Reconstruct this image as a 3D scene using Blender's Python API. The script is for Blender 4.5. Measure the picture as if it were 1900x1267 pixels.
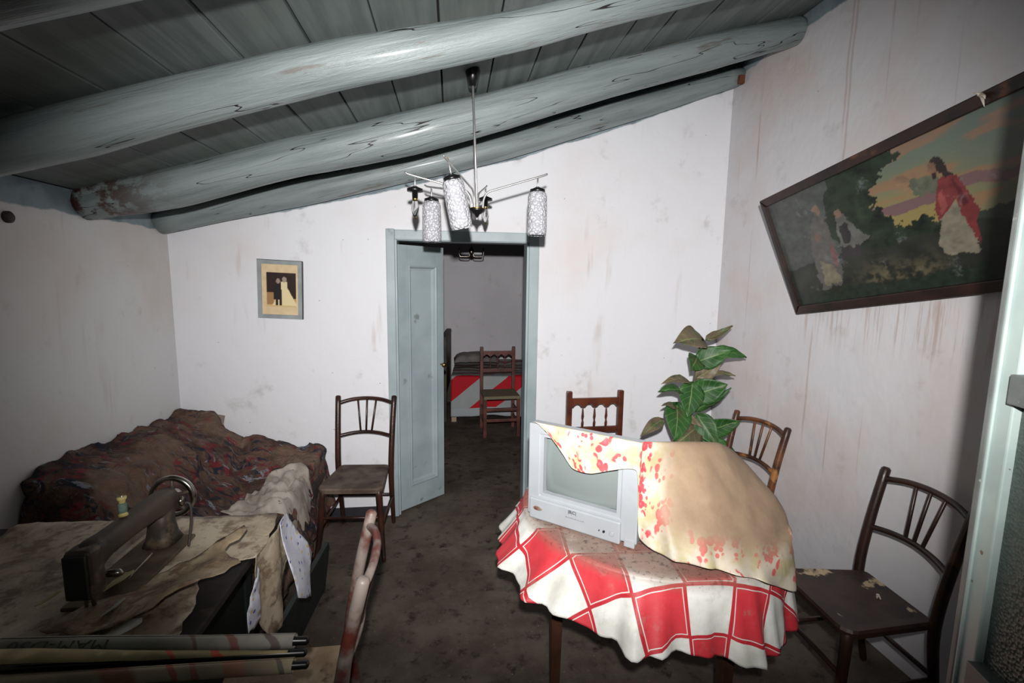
import bpy, bmesh, math, random
import numpy as np
from math import sin, cos, pi, radians, sqrt, exp
from mathutils import Vector, Matrix, noise as mnoise
from mathutils.geometry import delaunay_2d_cdt

for o in list(bpy.data.objects):
    bpy.data.objects.remove(o, do_unlink=True)
random.seed(7)
S = bpy.context.scene
COL = S.collection

# ------------------------------------------------------------------ camera
CAM_H = 1.69
yaw, pitch, roll = radians(7.3), radians(-7.2), radians(0.8)
fwd = Vector((sin(yaw)*cos(pitch), cos(yaw)*cos(pitch), sin(pitch)))
rgt = Vector((cos(yaw), -sin(yaw), 0)); upv = rgt.cross(fwd)
r2 = rgt*cos(roll)+upv*sin(roll); u2 = -rgt*sin(roll)+upv*cos(roll)
cd = bpy.data.cameras.new('camera'); cam = bpy.data.objects.new('camera', cd); COL.objects.link(cam)
M = Matrix.Identity(4)
for i in range(3):
    M[i][0] = r2[i]; M[i][1] = u2[i]; M[i][2] = -fwd[i]
M.translation = (0, 0, CAM_H)
cam.matrix_world = M
cd.sensor_fit = 'HORIZONTAL'; cd.sensor_width = 36; cd.lens = 36*870/1900
cd.clip_start = 0.02; cd.clip_end = 60
S.camera = cam

# ------------------------------------------------------------------ world, flash, exposure
w = bpy.data.worlds.new('world'); S.world = w; w.use_nodes = True
w.node_tree.nodes['Background'].inputs[0].default_value = (0.85, 0.95, 1.0, 1)
w.node_tree.nodes['Background'].inputs[1].default_value = 0.035
fl = bpy.data.lights.new('camera_flash', 'SPOT'); flo = bpy.data.objects.new('camera_flash', fl); COL.objects.link(flo)
fl.energy = 500; fl.color = (1.0, 0.985, 0.97); fl.shadow_soft_size = 0.022
fl.spot_size = radians(88); fl.spot_blend = 1.0; flo.scale = (1.35, 1, 1)   # wide rectangular flash head
flo.location = (0.0, -0.08, 1.87)
fd = Vector((0.50, 2.6, 1.51))-Vector(flo.location)
flo.rotation_euler = fd.to_track_quat('-Z', 'Y').to_euler()
S.view_settings.view_transform = 'Standard'; S.view_settings.look = 'None'
S.view_settings.gamma = 1; S.view_settings.use_curve_mapping = False
S.view_settings.exposure = 0.0

# ------------------------------------------------------------------ helpers
def lin(c):
    return tuple(((v/255)/12.92 if v/255 <= .04045 else ((v/255+.055)/1.055)**2.4) for v in c)+(1,)

class NT:
    def __init__(s, name, rough=.7, metal=0, spec=.5):
        s.m = bpy.data.materials.new(name); s.m.use_nodes = True
        s.t = s.m.node_tree; s.b = s.t.nodes['Principled BSDF']
        s.b.inputs['Roughness'].default_value = rough; s.b.inputs['Metallic'].default_value = metal
        s.b.inputs['Specular IOR Level'].default_value = spec
    def n(s, typ, **kw):
        n = s.t.nodes.new(typ)
        for k, v in kw.items(): setattr(n, k, v)
        return n
    def put(s, sock, v):
        if v is None: return
        if isinstance(v, bpy.types.NodeSocket): s.t.links.new(v, sock)
        elif isinstance(v, (tuple, list)) and len(v) == 3 and sock.type == 'RGBA': sock.default_value = (*v, 1)
        else: sock.default_value = v
    def co(s, kind='Object', scale=None, rot=None, loc=None):
        v = s.n('ShaderNodeTexCoord').outputs[kind]
        if scale or rot or loc:
            mp = s.n('ShaderNodeMapping'); s.put(mp.inputs[0], v)
            if scale: mp.inputs['Scale'].default_value = scale
            if rot: mp.inputs['Rotation'].default_value = rot
            if loc: mp.inputs['Location'].default_value = loc
            v = mp.outputs[0]
        return v
    def noise(s, vec, scale, detail=4, rough=.55, dist=0):
        n = s.n('ShaderNodeTexNoise'); s.put(n.inputs['Vector'], vec)
        n.inputs['Scale'].default_value = scale; n.inputs['Detail'].default_value = detail
        n.inputs['Roughness'].default_value = rough; n.inputs['Distortion'].default_value = dist
        return n.outputs[0]
    def voro(s, vec, scale, feature='F1', out=0, rand=1):
        n = s.n('ShaderNodeTexVoronoi', feature=feature); s.put(n.inputs['Vector'], vec); n.inputs['Scale'].default_value = scale
        n.inputs['Randomness'].default_value = rand
        return n.outputs[out]
    def ss(s, v, a, b):
        n = s.n('ShaderNodeMapRange', interpolation_type='SMOOTHSTEP'); s.put(n.inputs[0], v)
        n.inputs[1].default_value = a; n.inputs[2].default_value = b
        return n.outputs[0]
    def ma(s, op, a, b=None, c=None):
        n = s.n('ShaderNodeMath', operation=op); s.put(n.inputs[0], a)
        if b is not None: s.put(n.inputs[1], b)
        if c is not None: s.put(n.inputs[2], c)
        return n.outputs[0]
    def mix(s, f, a, b):
        n = s.n('ShaderNodeMix', data_type='RGBA'); s.put(n.inputs[0], f); s.put(n.inputs[6], a); s.put(n.inputs[7], b)
        return n.outputs[2]
    def sep(s, v):
        n = s.n('ShaderNodeSeparateXYZ'); s.put(n.inputs[0], v); return n.outputs
    def attr(s, name, out='Color'):
        return s.n('ShaderNodeAttribute', attribute_name=name).outputs[out]
    def col(s, v): s.put(s.b.inputs['Base Color'], v)
    def bump(s, h, strength=.3, dist=.01):
        n = s.n('ShaderNodeBump'); s.put(n.inputs['Height'], h); n.inputs['Strength'].default_value = strength; n.inputs['Distance'].default_value = dist
        s.t.links.new(n.outputs[0], s.b.inputs['Normal'])

MC = {}
def mat(name, c1, c2=None, scale=8, rough=.7, metal=0, bump=0, bs=40, spec=.5, stretch=None, lo=.35, hi=.65, coat=0, c3=None, s3=30, t3=(.62, .68)):
    if name in MC: return MC[name]
    k = NT(name, rough, metal, spec)
    v = k.co(scale=stretch) if stretch else k.co()
    c = lin(c1)
    if c2: c = k.mix(k.ss(k.noise(v, scale), lo, hi), lin(c1), lin(c2))
    if c3: c = k.mix(k.ss(k.noise(v, s3, 6), *t3), c, lin(c3))
    k.col(c)
    if bump: k.bump(k.noise(v, bs, 6), bump, .006)
    if coat: k.b.inputs['Coat Weight'].default_value = coat; k.b.inputs['Coat Roughness'].default_value = .15
    MC[name] = k.m
    return k.m

def obj(name, bm, m, parent=None, smooth=False, loc=None):
    if isinstance(bm, bmesh.types.BMesh):
        me = bpy.data.meshes.new(name); bmesh.ops.recalc_face_normals(bm, faces=bm.faces); bm.to_mesh(me); bm.free()
    else: me = bm
    if smooth:
        me.polygons.foreach_set('use_smooth', [True]*len(me.polygons))
    if m and len(me.materials) == 0: me.materials.append(m)
    o = bpy.data.objects.new(name, me); COL.objects.link(o)
    if parent: o.parent = parent
    if loc: o.location = loc
    return o
def tag(o, label, cat, group=None):
    o['label'] = label; o['category'] = cat
    if group: o['group'] = group
    return o
def struct(o, label=None):
    o['kind'] = 'structure'
    if label: o['label'] = label
    return o
def thing(name, label, cat, loc=(0, 0, 0), rz=0, group=None):
    o = bpy.data.objects.new(name, None); o.empty_display_size = .1; COL.objects.link(o)
    o.location = loc; o.rotation_euler = (0, 0, rz)
    return tag(o, label, cat, group)
def B(): return bmesh.new()
def box(bm, lo, hi, mtx=None):
    vs = [bm.verts.new((x, y, z)) for x in (lo[0], hi[0]) for y in (lo[1], hi[1]) for z in (lo[2], hi[2])]
    if mtx:
        for v in vs: v.co = mtx @ v.co
    for f in ((0, 1, 3, 2), (4, 6, 7, 5), (0, 4, 5, 1), (2, 3, 7, 6), (0, 2, 6, 4), (1, 5, 7, 3)):
        bm.faces.new([vs[i] for i in f])
    return vs
def bbox(lo, hi, bev=0, mtx=None, seg=2):
    bm = B(); box(bm, lo, hi)
    if bev: bmesh.ops.bevel(bm, geom=list(bm.edges), offset=bev, segments=seg, affect='EDGES', profile=.6)
    if mtx: bmesh.ops.transform(bm, matrix=mtx, verts=bm.verts)
    return bm
def catmull(P, n=4):
    P = [Vector(p) for p in P]
    if len(P) < 3: return P
    out = []
    Q = [P[0]*2-P[1]]+P+[P[-1]*2-P[-2]]
    for i in range(1, len(Q)-2):
        for k in range(n):
            t = k/n
            a, b, c, d = Q[i-1], Q[i], Q[i+1], Q[i+2]
            out.append(.5*((2*b)+(c-a)*t+(2*a-5*b+4*c-d)*t*t+(3*b-a-3*c+d)*t**3))
    out.append(P[-1]); return out
def tube(bm, P, R, seg=10, sm=0, jit=None, flat=None, dome=True):
    P = [Vector(p) for p in P]
    if not isinstance(R, (list, tuple)): R = [R]*len(P)
    if sm:
        n0 = len(P); P2 = catmull(P, sm)
        R = [np.interp(i/(len(P2)-1)*(n0-1), range(n0), R) for i in range(len(P2))]; P = P2
    if dome:
        d0 = (P[0]-P[1]).normalized(); d1 = (P[-1]-P[-2]).normalized()
        P = [P[0]+d0*R[0]*.45]+P+[P[-1]+d1*R[-1]*.45]; R = [R[0]*.6]+list(R)+[R[-1]*.6]
    T = (P[1]-P[0]).normalized()
    a = Vector((0, 0, 1)) if abs(T.z) < .9 else Vector((1, 0, 0))
    X = T.cross(a).normalized()
    rings = []
    for i, p in enumerate(P):
        if i == 0: t = P[1]-P[0]
        elif i == len(P)-1: t = P[-1]-P[-2]
        else: t = P[i+1]-P[i-1]
        t.normalize(); X = (X-t*X.dot(t)).normalized(); Y = t.cross(X)
        ring = []
        for k in range(seg):
            an = 2*pi*k/seg; r = R[i]*(jit(p, an) if jit else 1)
            fx = flat or 1
            ring.append(bm.verts.new(p+X*cos(an)*r+Y*sin(an)*r*fx))
        rings.append(ring)
    for i in range(len(rings)-1):
        for k in range(seg):
            bm.faces.new((rings[i][k], rings[i][(k+1) % seg], rings[i+1][(k+1) % seg], rings[i+1][k]))
    bm.faces.new(rings[0][::-1]); bm.faces.new(rings[-1])
def lathe(bm, prof, seg=20, mtx=None, closed=False):
    rings = []
    for r, z in prof:
        ring = [bm.verts.new((r*cos(2*pi*k/seg), r*sin(2*pi*k/seg), z)) for k in range(seg)]
        rings.append(ring)
    if closed: rings.append(rings[0])
    for i in range(len(rings)-1):
        for k in range(seg):
            bm.faces.new((rings[i][k], rings[i][(k+1) % seg], rings[i+1][(k+1) % seg], rings[i+1][k]))
    if not closed:
        bm.faces.new(rings[0][::-1]); bm.faces.new(rings[-1])
    if mtx: bmesh.ops.transform(bm, matrix=mtx, verts=bm.verts)
def grid(nu, nv, fn, uvfn=None, closed_u=False, attrs=None):
    V = []; UV = []
    for j in range(nv+1):
        for i in range(nu+(0 if closed_u else 1)):
            V.append(tuple(fn(i/nu, j/nv)))
            if uvfn: UV.append(uvfn(i/nu, j/nv))
    F = []; nc = nu+(0 if closed_u else 1)
    for j in range(nv):
        for i in range(nu):
            a = j*nc+i; b = j*nc+(i+1) % nc if closed_u else a+1
            F.append((a, b, b+nc if not closed_u else (j+1)*nc+(i+1) % nc, a+nc))
    me = bpy.data.meshes.new('g'); me.from_pydata(V, [], F)
    if uvfn:
        at = me.attributes.new('flat', 'FLOAT_VECTOR', 'POINT')
        at.data.foreach_set('vector', [c for u in UV for c in (u[0], u[1], u[2] if len(u) > 2 else 0)])
    me.update(); return me
def colattr(me, cols):
    a = me.color_attributes.new('paint', 'FLOAT_COLOR', 'POINT')
    a.data.foreach_set('color', np.asarray(cols, dtype=np.float32).ravel())
def solid(o, t, off=0):
    m = o.modifiers.new('thickness', 'SOLIDIFY'); m.thickness = t; m.offset = off; return o
def bevel(o, wd, seg=2):
    m = o.modifiers.new('edge', 'BEVEL'); m.width = wd; m.segments = seg; m.limit_method = 'ANGLE'; m.angle_limit = radians(40); return o
def inpoly(x, y, P):
    c = False; j = len(P)-1
    for i in range(len(P)):
        if (P[i][1] > y) != (P[j][1] > y) and x < (P[j][0]-P[i][0])*(y-P[i][1])/(P[j][1]-P[i][1])+P[i][0]: c = not c
        j = i
    return c
def ragged(P, step, amp, seed=0):
    out = []; rnd = random.Random(seed)
    for i in range(len(P)):
        a, b = Vector(P[i]).to_2d(), Vector(P[(i+1) % len(P)]).to_2d(); L = (b-a).length; n = max(1, int(L/step))
        nr = Vector((-(b-a).y, (b-a).x)).normalized()
        for k in range(n):
            out.append(a.lerp(b, k/n)+nr*rnd.uniform(-amp, amp)*(1 if k else .3))
    return out
def sheet(poly, fn, step=.03, rag=(.02, .004), seed=0):
    """flat sheet with a torn outline, poly in its own plane, fn(x, y) -> world point"""
    Pb = ragged(poly, rag[0], rag[1], seed); n = len(Pb)
    V = list(Pb); E = [(i, (i+1) % n) for i in range(n)]
    xs = [p[0] for p in Pb]; ys = [p[1] for p in Pb]; rnd = random.Random(seed+1)
    x = min(xs)
    while x < max(xs):
        y = min(ys)
        while y < max(ys):
            q = (x+rnd.uniform(-.3, .3)*step, y+rnd.uniform(-.3, .3)*step)
            if inpoly(q[0], q[1], Pb): V.append(Vector(q))
            y += step
        x += step
    r = delaunay_2d_cdt(V, E, [], 1, 1e-6)
    me = bpy.data.meshes.new('sheet'); me.from_pydata([tuple(fn(v.x, v.y)) for v in r[0]], [], [tuple(f) for f in r[2]])
    at = me.attributes.new('flat', 'FLOAT_VECTOR', 'POINT'); at.data.foreach_set('vector', [c for v in r[0] for c in (v.x, v.y, 0)])
    me.update(); return me
def nz(x, y=0, z=0): return mnoise.noise(Vector((x, y, z)))
def fbm(x, y, z=0, o=4): return mnoise.fractal(Vector((x, y, z)), 1.0, 2.0, o)
def sstep(a, b, x):
    t = min(1, max(0, (x-a)/(b-a))); return t*t*(3-2*t)

XL, XR, YB = -1.80, 1.98, 3.30
def ceil_z(x): return 2.63+.295*x

# ------------------------------------------------------------------ structure materials
def wall_mat(name, white, pinkish, band=None, drips=None, pink_lo=.5, dirt=(150, 138, 128)):
    k = NT(name, .85, 0, .25)
    p = k.co(); x, y, z = k.sep(p)
    c = k.mix(k.ss(k.noise(p, 1.3, 5), pink_lo-.12, pink_lo+.2), lin(white), lin(pinkish))
    c = k.mix(k.ma('MULTIPLY', k.ss(k.noise(p, 5, 6, .65), .58, .75), .35), c, lin(dirt))
    c = k.mix(k.ma('MULTIPLY', k.ss(k.voro(p, 7), .035, .012), .7), c, lin((90, 80, 78)))
    if drips:
        sv = k.co(scale=drips[1])
        st = k.ss(k.noise(sv, 1, 4, .6), *drips[2])
        st = k.ma('MULTIPLY', st, k.ss(k.noise(p, 2.2, 3), .42, .62))
        st = k.ma('MULTIPLY', st, drips[3])
        c = k.mix(st, c, lin(drips[0]))
    if name == 'plaster_right':
        sv = k.co(scale=(1, 34, 1.6))
        st = k.ma('MULTIPLY', k.ss(k.noise(sv, 1, 5, .7), .50, .66), k.ma('MULTIPLY', k.ss(z, 1.28, 1.58), k.ss(z, 1.72, 1.60)))
        st = k.ma('MULTIPLY', st, k.ma('MULTIPLY', k.ss(y, 1.35, 1.5), k.ss(y, 2.5, 2.4)))
        c = k.mix(k.ma('MULTIPLY', st, .5), c, lin((150, 112, 84)))
        for yy, za, zb in ((2.262, 2.15, 3.2), (2.285, 2.4, 3.2), (2.36, .75, 1.50)):
            wob = k.ma('MULTIPLY_ADD', k.ma('SUBTRACT', k.noise(p, 3, 4), .5), .03, y)
            ln = k.ma('MULTIPLY', k.ss(k.ma('ABSOLUTE', k.ma('SUBTRACT', wob, yy)), .010, .003), k.ma('MULTIPLY', k.ss(z, za, za+.2), k.ss(z, zb, zb-.1)))
            c = k.mix(k.ma('MULTIPLY', ln, .32), c, lin((150, 112, 86)))
    if band:
        blue = k.mix(k.ss(k.noise(p, 6, 5), .4, .65), lin((138, 152, 158)), lin((112, 124, 130)))
        e = k.ma('MULTIPLY_ADD', k.ma('SUBTRACT', k.noise(p, 5, 4), .5), .05, band(k, x, y, z))
        c = k.mix(k.ss(e, -.006, .006), c, blue)
    k.col(c)
    h = k.ma('ADD', k.ma('MULTIPLY', k.noise(p, 2.6, 4, .55), 2.4), k.ma('MULTIPLY', k.noise(p, 38, 3), .10))
    k.bump(h, .32, .02)
    return k.m
def back_band(k, x, y, z):
    q = k.ma('MULTIPLY', k.ma('POWER', k.ma('ABSOLUTE', k.ma('SUBTRACT', x, .2)), 2.0), .033)
    t = k.ma('MULTIPLY_ADD', x, .295, k.ma('ADD', q, 2.395))
    return k.ma('SUBTRACT', z, t)
m_wb = wall_mat('plaster_back', (224, 224, 228), (220, 213, 213), back_band, ((168, 132, 112), (9, 9, .9), (.60, .74), .35), .62)
m_wl = wall_mat('plaster_left', (212, 212, 212), (204, 196, 192), lambda k, x, y, z: k.ma('SUBTRACT', z, 1.985), ((150, 120, 104), (8, 8, .7), (.58, .74), .4), .5)
m_wr = wall_mat('plaster_right', (204, 202, 205), (198, 187, 183), lambda k, x, y, z: k.ma('SUBTRACT', z, 3.135), ((158, 116, 88), (1, 17, .45), (.60, .70), .5), .5)
m_far = wall_mat('plaster_bedroom', (226, 222, 228), (214, 210, 216), None, None, .5)

k = NT('dirty_floor', .8, 0, .3); p = k.co()
c = k.mix(k.ss(k.noise(p, 2.2, 8, .7), .38, .62), lin((74, 64, 56)), lin((98, 88, 79)))
c = k.mix(k.ss(k.noise(p, 11, 8, .7), .52, .68), c, lin((46, 38, 33)))
c = k.mix(k.ss(k.noise(p, 38, 4, .7), .62, .72), c, lin((116, 104, 92)))
c = k.mix(k.ss(k.voro(p, 13), .05, .02), c, lin((140, 130, 120)))
k.col(c); k.bump(k.noise(p, 22, 8, .7), .5, .012); m_floor = k.m

k = NT('grey_plank_paint', .55, 0, .4); p = k.co(); oi = k.n('ShaderNodeObjectInfo').outputs['Random']
c = k.mix(k.ss(k.noise(k.co(scale=(12, .8, 4)), 2, 6), .35, .7), lin((116, 124, 122)), lin((92, 100, 99)))
c = k.mix(k.ma('MULTIPLY', oi, .55), c, lin((98, 104, 98)))
c = k.mix(k.ss(k.noise(p, 3, 6, .7), .62, .8), c, lin((104, 92, 78)))
k.col(c); k.bump(k.noise(k.co(scale=(30, 1.2, 6)), 2, 5), .35, .006); m_plank = k.m
m_dark = mat('dark_gap', (26, 20, 16), rough=.95)

def beam_mat(name, rot_x=None, ck=.50):
    k = NT(name, .46, 0, .45); p = k.co(); x, y, z = k.sep(p)
    def along0():
        cv = k.n('ShaderNodeCombineXYZ'); k.put(cv.inputs[0], k.ma('MULTIPLY', x, .8)); k.put(cv.inputs[1], k.ma('MULTIPLY', y, 7.0)); k.put(cv.inputs[2], k.ma('MULTIPLY', k.ma('MULTIPLY_ADD', x, -.297, z), 7.0)); return cv.outputs[0]
    c = k.mix(k.ss(k.noise(along0(), 2, 5), .35, .7), lin((136, 146, 146)), lin((112, 122, 122)))
    def along(sx, sr):      # grain follows the slope of the beam
        cv = k.n('ShaderNodeCombineXYZ'); k.put(cv.inputs[0], k.ma('MULTIPLY', x, sx)); k.put(cv.inputs[1], k.ma('MULTIPLY', y, sr)); k.put(cv.inputs[2], k.ma('MULTIPLY', k.ma('MULTIPLY_ADD', x, -.297, z), sr)); return cv.outputs[0]
    cr = k.noise(along(.22, 3.0), 4.2, 2.5, .5, .0)
    crack = k.ss(k.ma('ABSOLUTE', k.ma('SUBTRACT', k.ma('FRACT', k.ma('MULTIPLY', cr, 3.5)), .5)), .016, .005)
    crack = k.ma('MULTIPLY', crack, k.ss(k.noise(p, 2.3, 3), ck, ck+.06))
    ru = k.ss(k.noise(along(1.0, 8), 2.5, 6, .7), .58, .70)
    c = k.mix(k.ma('MULTIPLY', ru, .65), c, lin((92, 74, 62)))
    if rot_x is not None:
        rr = k.ma('MULTIPLY', k.ss(x, rot_x, rot_x-.5), k.ss(k.noise(p, 9, 6, .7), .44, .54))
        c = k.mix(rr, c, lin((70, 44, 34)))
    c = k.mix(crack, c, lin((28, 22, 20)))
    k.col(c)
    h = k.ma('SUBTRACT', k.noise(along(.8, 10), 3, 6, .65), k.ma('MULTIPLY', crack, .8))
    k.bump(h, .6, .014)
    k.b.inputs['Coat Weight'].default_value = .16; k.b.inputs['Coat Roughness'].default_value = .2
    return k.m
m_beam = beam_mat('grey_beam_paint', None, .45); m_beam_rot = beam_mat('grey_beam_paint_rotten', -1.25, .40)

# ------------------------------------------------------------------ structure
Y0 = -0.6
bm = B(); box(bm, (-3.2, Y0, -.12), (3.2, 6.75, 0)); struct(obj('floor', bm, m_floor))
bm = B(); box(bm, (XL-.15, Y0, 0), (XL, YB, ceil_z(XL)-.0)); struct(obj('wall_left', bm, m_wl))
bm = B(); box(bm, (XR, Y0, 0), (XR+.15, YB, ceil_z(XR))); struct(obj('wall_right', bm, m_wr))
# back wall with the doorway (opening X -0.40..0.555, up to 1.965)
OX0, OX1, OZ, WT = -.405, .555, 1.985, .13
bm = B()
def prism(bm, P, y0, y1):
    a = [bm.verts.new((x, y0, z)) for x, z in P]; b = [bm.verts.new((x, y1, z)) for x, z in P]
    bm.faces.new(a); bm.faces.new(b[::-1])
    for i in range(len(P)):
        j = (i+1) % len(P); bm.faces.new((a[i], b[i], b[j], a[j]))
prism(bm, [(XL-.15, 0), (OX0, 0), (OX0, OZ), (OX1, OZ), (OX1, 0), (XR+.15, 0), (XR+.15, ceil_z(XR+.15)), (XL-.15, ceil_z(XL-.15))], YB, YB+WT)
struct(obj('wall_back', bm, m_wb))

m_base = mat('black_baseboard', (30, 29, 34), (44, 42, 46), 6, .6)
struct(obj('baseboard_back', bbox((XL, YB-.012, 0), (-.47, YB, .075)), m_base))
struct(obj('baseboard_right', bbox((.63, YB-.012, 0), (XR, YB, .075)), m_base))

# ceiling planks run away from the camera, the ceiling climbs to the right
ce = bpy.data.objects.new('ceiling', None); COL.objects.link(ce); struct(ce, 'sloping ceiling of grey painted planks')
seams = [-1.80, -1.552, -1.347, -1.13, -.918, -.699, -.482, -.26, -.045, .185, .401, .607, .832, 1.02, 1.252, 1.46, 1.67, 1.87, 1.99]
for i in range(len(seams)-1):
    a, b = seams[i]+random.uniform(.002, .005), seams[i+1]-random.uniform(.002, .006); dz = random.uniform(-.003, .004)
    bm = B(); vs = []
    for yy in (Y0, YB):
        for (xx, t) in ((a, 0), (b, 0), (b, .022), (a, .022)):
            vs.append(bm.verts.new((xx, yy, ceil_z(xx)+t+dz)))
    for f in ((0, 1, 2, 3), (4, 7, 6, 5), (0, 4, 5, 1), (1, 5, 6, 2), (2, 6, 7, 3), (3, 7, 4, 0)): bm.faces.new([vs[q] for q in f])
    bmesh.ops.bevel(bm, geom=list(bm.edges), offset=.0025, segments=1, affect='EDGES')
    obj('plank', bm, m_plank, ce)
bm = B(); prism(bm, [(XL-.15, ceil_z(XL-.15)+.03), (XR+.15, ceil_z(XR+.15)+.03), (XR+.15, ceil_z(XR+.15)+.1), (XL-.15, ceil_z(XL-.15)+.1)], Y0, YB+WT)
obj('light_stop_slab', bm, m_dark, ce)  # dark backing slab added above the planks to keep light from leaking in

def beam(label, pts, m, seed, lumps=.05):
    bm = B()
    def jit(p, an): return 1+lumps*nz(p.x*1.8+seed, cos(an)*.9, sin(an)*.9)*1.6+.02*nz(p.x*7, seed, an)
    P = [Vector(q[:3]) for q in pts]; R = [q[3] for q in pts]
    tube(bm, P, R, 22, 8, jit, dome=False)
    o = obj('ceiling_beam', bm, m, None, True)
    return tag(o, label, 'ceiling beam', 'log beams under the ceiling')
beam('grey painted log beam crossing the extreme upper left corner', [(-1.80, 1.14, 2.00, .085), (-.9, 1.14, 2.28, .085), (0, 1.14, 2.55, .085), (1.0, 1.14, 2.84, .083), (1.98, 1.14, 3.13, .08)], m_beam, 3)
beam('thickest glossy grey log beam in front of the chandelier rose', [(-1.8, 1.8, 2.005, 0.082), (-1.468, 1.8, 2.102, 0.081), (-1.222, 1.8, 2.175, 0.083), (-0.935, 1.8, 2.267, 0.08), (-0.442, 1.8, 2.415, 0.076), (-0.167, 1.8, 2.482, 0.073), (0.215, 1.8, 2.582, 0.064), (0.512, 1.8, 2.676, 0.061), (1.2, 1.79, 2.885, 0.062), (1.98, 1.78, 3.125, 0.058)], m_beam, 11)
beam('cracked grey log beam with a rotten brown end at the left wall', [(-1.80, 2.62, 2.045, .082), (-1.39, 2.62, 2.138, .098), (-.923, 2.62, 2.275, .099), (-.22, 2.62, 2.455, .107), (.174, 2.62, 2.571, .1), (.757, 2.62, 2.763, .095), (1.364, 2.63, 2.956, .092), (1.80, 2.66, 3.093, .078), (1.98, 2.68, 3.15, .075)], m_beam_rot, 23)
beam('slim grey log beam lying against the back wall', [(-1.80, 3.22, 2.03, .075), (-.81, 3.215, 2.275, .082), (.215, 3.21, 2.545, .085), (1.30, 3.215, 2.895, .075), (1.98, 3.22, 3.125, .06)], m_beam, 31)

# door trim and the half-open leaf
m_door = mat('blue_grey_door_paint', (158, 171, 174), (143, 156, 160), 3, .45, bump=.12, bs=14, c3=(120, 128, 128), s3=9, t3=(.64, .74))
trim = struct(thing('trim_1', 'grey blue painted door casing', 'casing')); del trim['category']
for nm, lo, hi in (('casing_board', (-.442, YB-.022, 0), (-.385, YB, 2.035)), ('casing_board', (.535, YB-.022, 0), (.604, YB, 2.025)), ('casing_board', (-.385, YB-.02, 1.965), (.535, YB, 2.03)),
                   ('jamb_board', (-.405, YB, 0), (-.372, YB+WT+.01, 1.985)), ('jamb_board', (.52, YB, 0), (.555, YB+WT+.01, 1.985)), ('head_board', (-.372, YB, 1.96), (.52, YB+WT+.01, 1.985))):
    obj(nm, bbox(lo, hi, .004), m_door, trim)
HX, HY = -.372, 3.33
dl = struct(thing('door_1', 'half-open grey blue panelled door leaf', 'door', (HX, HY, .012), math.atan2(3.585-HY, -.068-HX))); del dl['category']
LW, LH, LT = .40, 1.925, .034
for lo, hi in (((0, 0, 0), (.085, LT, LH)), ((LW-.07, 0, 0), (LW, LT, LH))): obj('stile', bbox(lo, hi, .003), m_door, dl)
for lo, hi in (((.085, 0, 0), (LW-.07, LT, .17)), ((.085, 0, LH-.14), (LW-.07, LT, LH))): obj('rail', bbox(lo, hi, .003), m_door, dl)
obj('door_panel', bbox((.085, .018, .17), (LW-.07, .028, LH-.14)), m_door, dl)
bm = B()
x0, x1, z0, z1 = .085, LW-.07, .17, LH-.14
def ring_loop(i_, y): return [bm.verts.new(q) for q in ((x0+i_, y, z0+i_), (x1-i_, y, z0+i_), (x1-i_, y, z1-i_), (x0+i_, y, z1-i_))]
LP = [ring_loop(a_, y_) for a_, y_ in ((-.004, .002), (-.004, -.009), (.006, -.012), (.012, -.006), (.020, .012), (.034, .018))]
for q in range(len(LP)-1):
    for i in range(4): bm.faces.new((LP[q][i], LP[q][(i+1) % 4], LP[q+1][(i+1) % 4], LP[q+1][i]))
obj('moulding', bm, m_door, dl)
m_brass = mat('old_brass', (168, 140, 84), (110, 88, 52), 20, .35, 1)
bm = B(); lathe(bm, [(.006, 0), (.006, .025), (.016, .03), (.019, .04), (.013, .052), (.002, .055)], 14, Matrix.Translation((LW-.03, 0, 1.05)) @ Matrix.Rotation(pi/2, 4, 'X')); obj('door_knob', bm, m_brass, dl, True)

# bedroom shell
bm = B(); box(bm, (-2.0, 6.6, 0), (3.0, 6.72, 2.5)); struct(obj('wall_bedroom_back', bm, m_far))
bm = B(); box(bm, (-2.1, YB+WT, 0), (-2.0, 6.6, 2.5)); struct(obj('wall_bedroom_left', bm, m_far))
bm = B(); box(bm, (3.0, YB+WT, 0), (3.1, 6.6, 2.5)); struct(obj('wall_bedroom_right', bm, m_far))
bm = B(); box(bm, (-2.1, YB+WT, 2.5), (3.1, 6.72, 2.56)); struct(obj('ceiling_bedroom', bm, m_plank))

# ------------------------------------------------------------------ metal entrance door at the right
m_alu = mat('pale_green_metal_paint', (158, 172, 168), (146, 160, 157), 9, .4, .0, c3=(104, 88, 70), s3=40, t3=(.70, .74))
m_alug = mat('worn_grey_metal', (112, 116, 114), (96, 100, 98), 12, .5, .2, c3=(150, 152, 148), s3=30, t3=(.66, .72))
k = NT('frosted_green_glass', .35, 0, .5); p = k.co()
k.col(k.mix(k.noise(p, 60, 3), lin((96, 108, 102)), lin((70, 82, 76)))); k.b.inputs['Transmission Weight'].default_value = .35
k.bump(k.voro(p, 160), .6, .004); m_frost = k.m
ang = math.atan2(.03-.712, .77-.99)
d2 = struct(thing('door_2', 'open metal entrance door with frosted glass', 'door', (.990, .712, 0.02), ang)); del d2['category']
DW, DH = .75, 2.12
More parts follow.
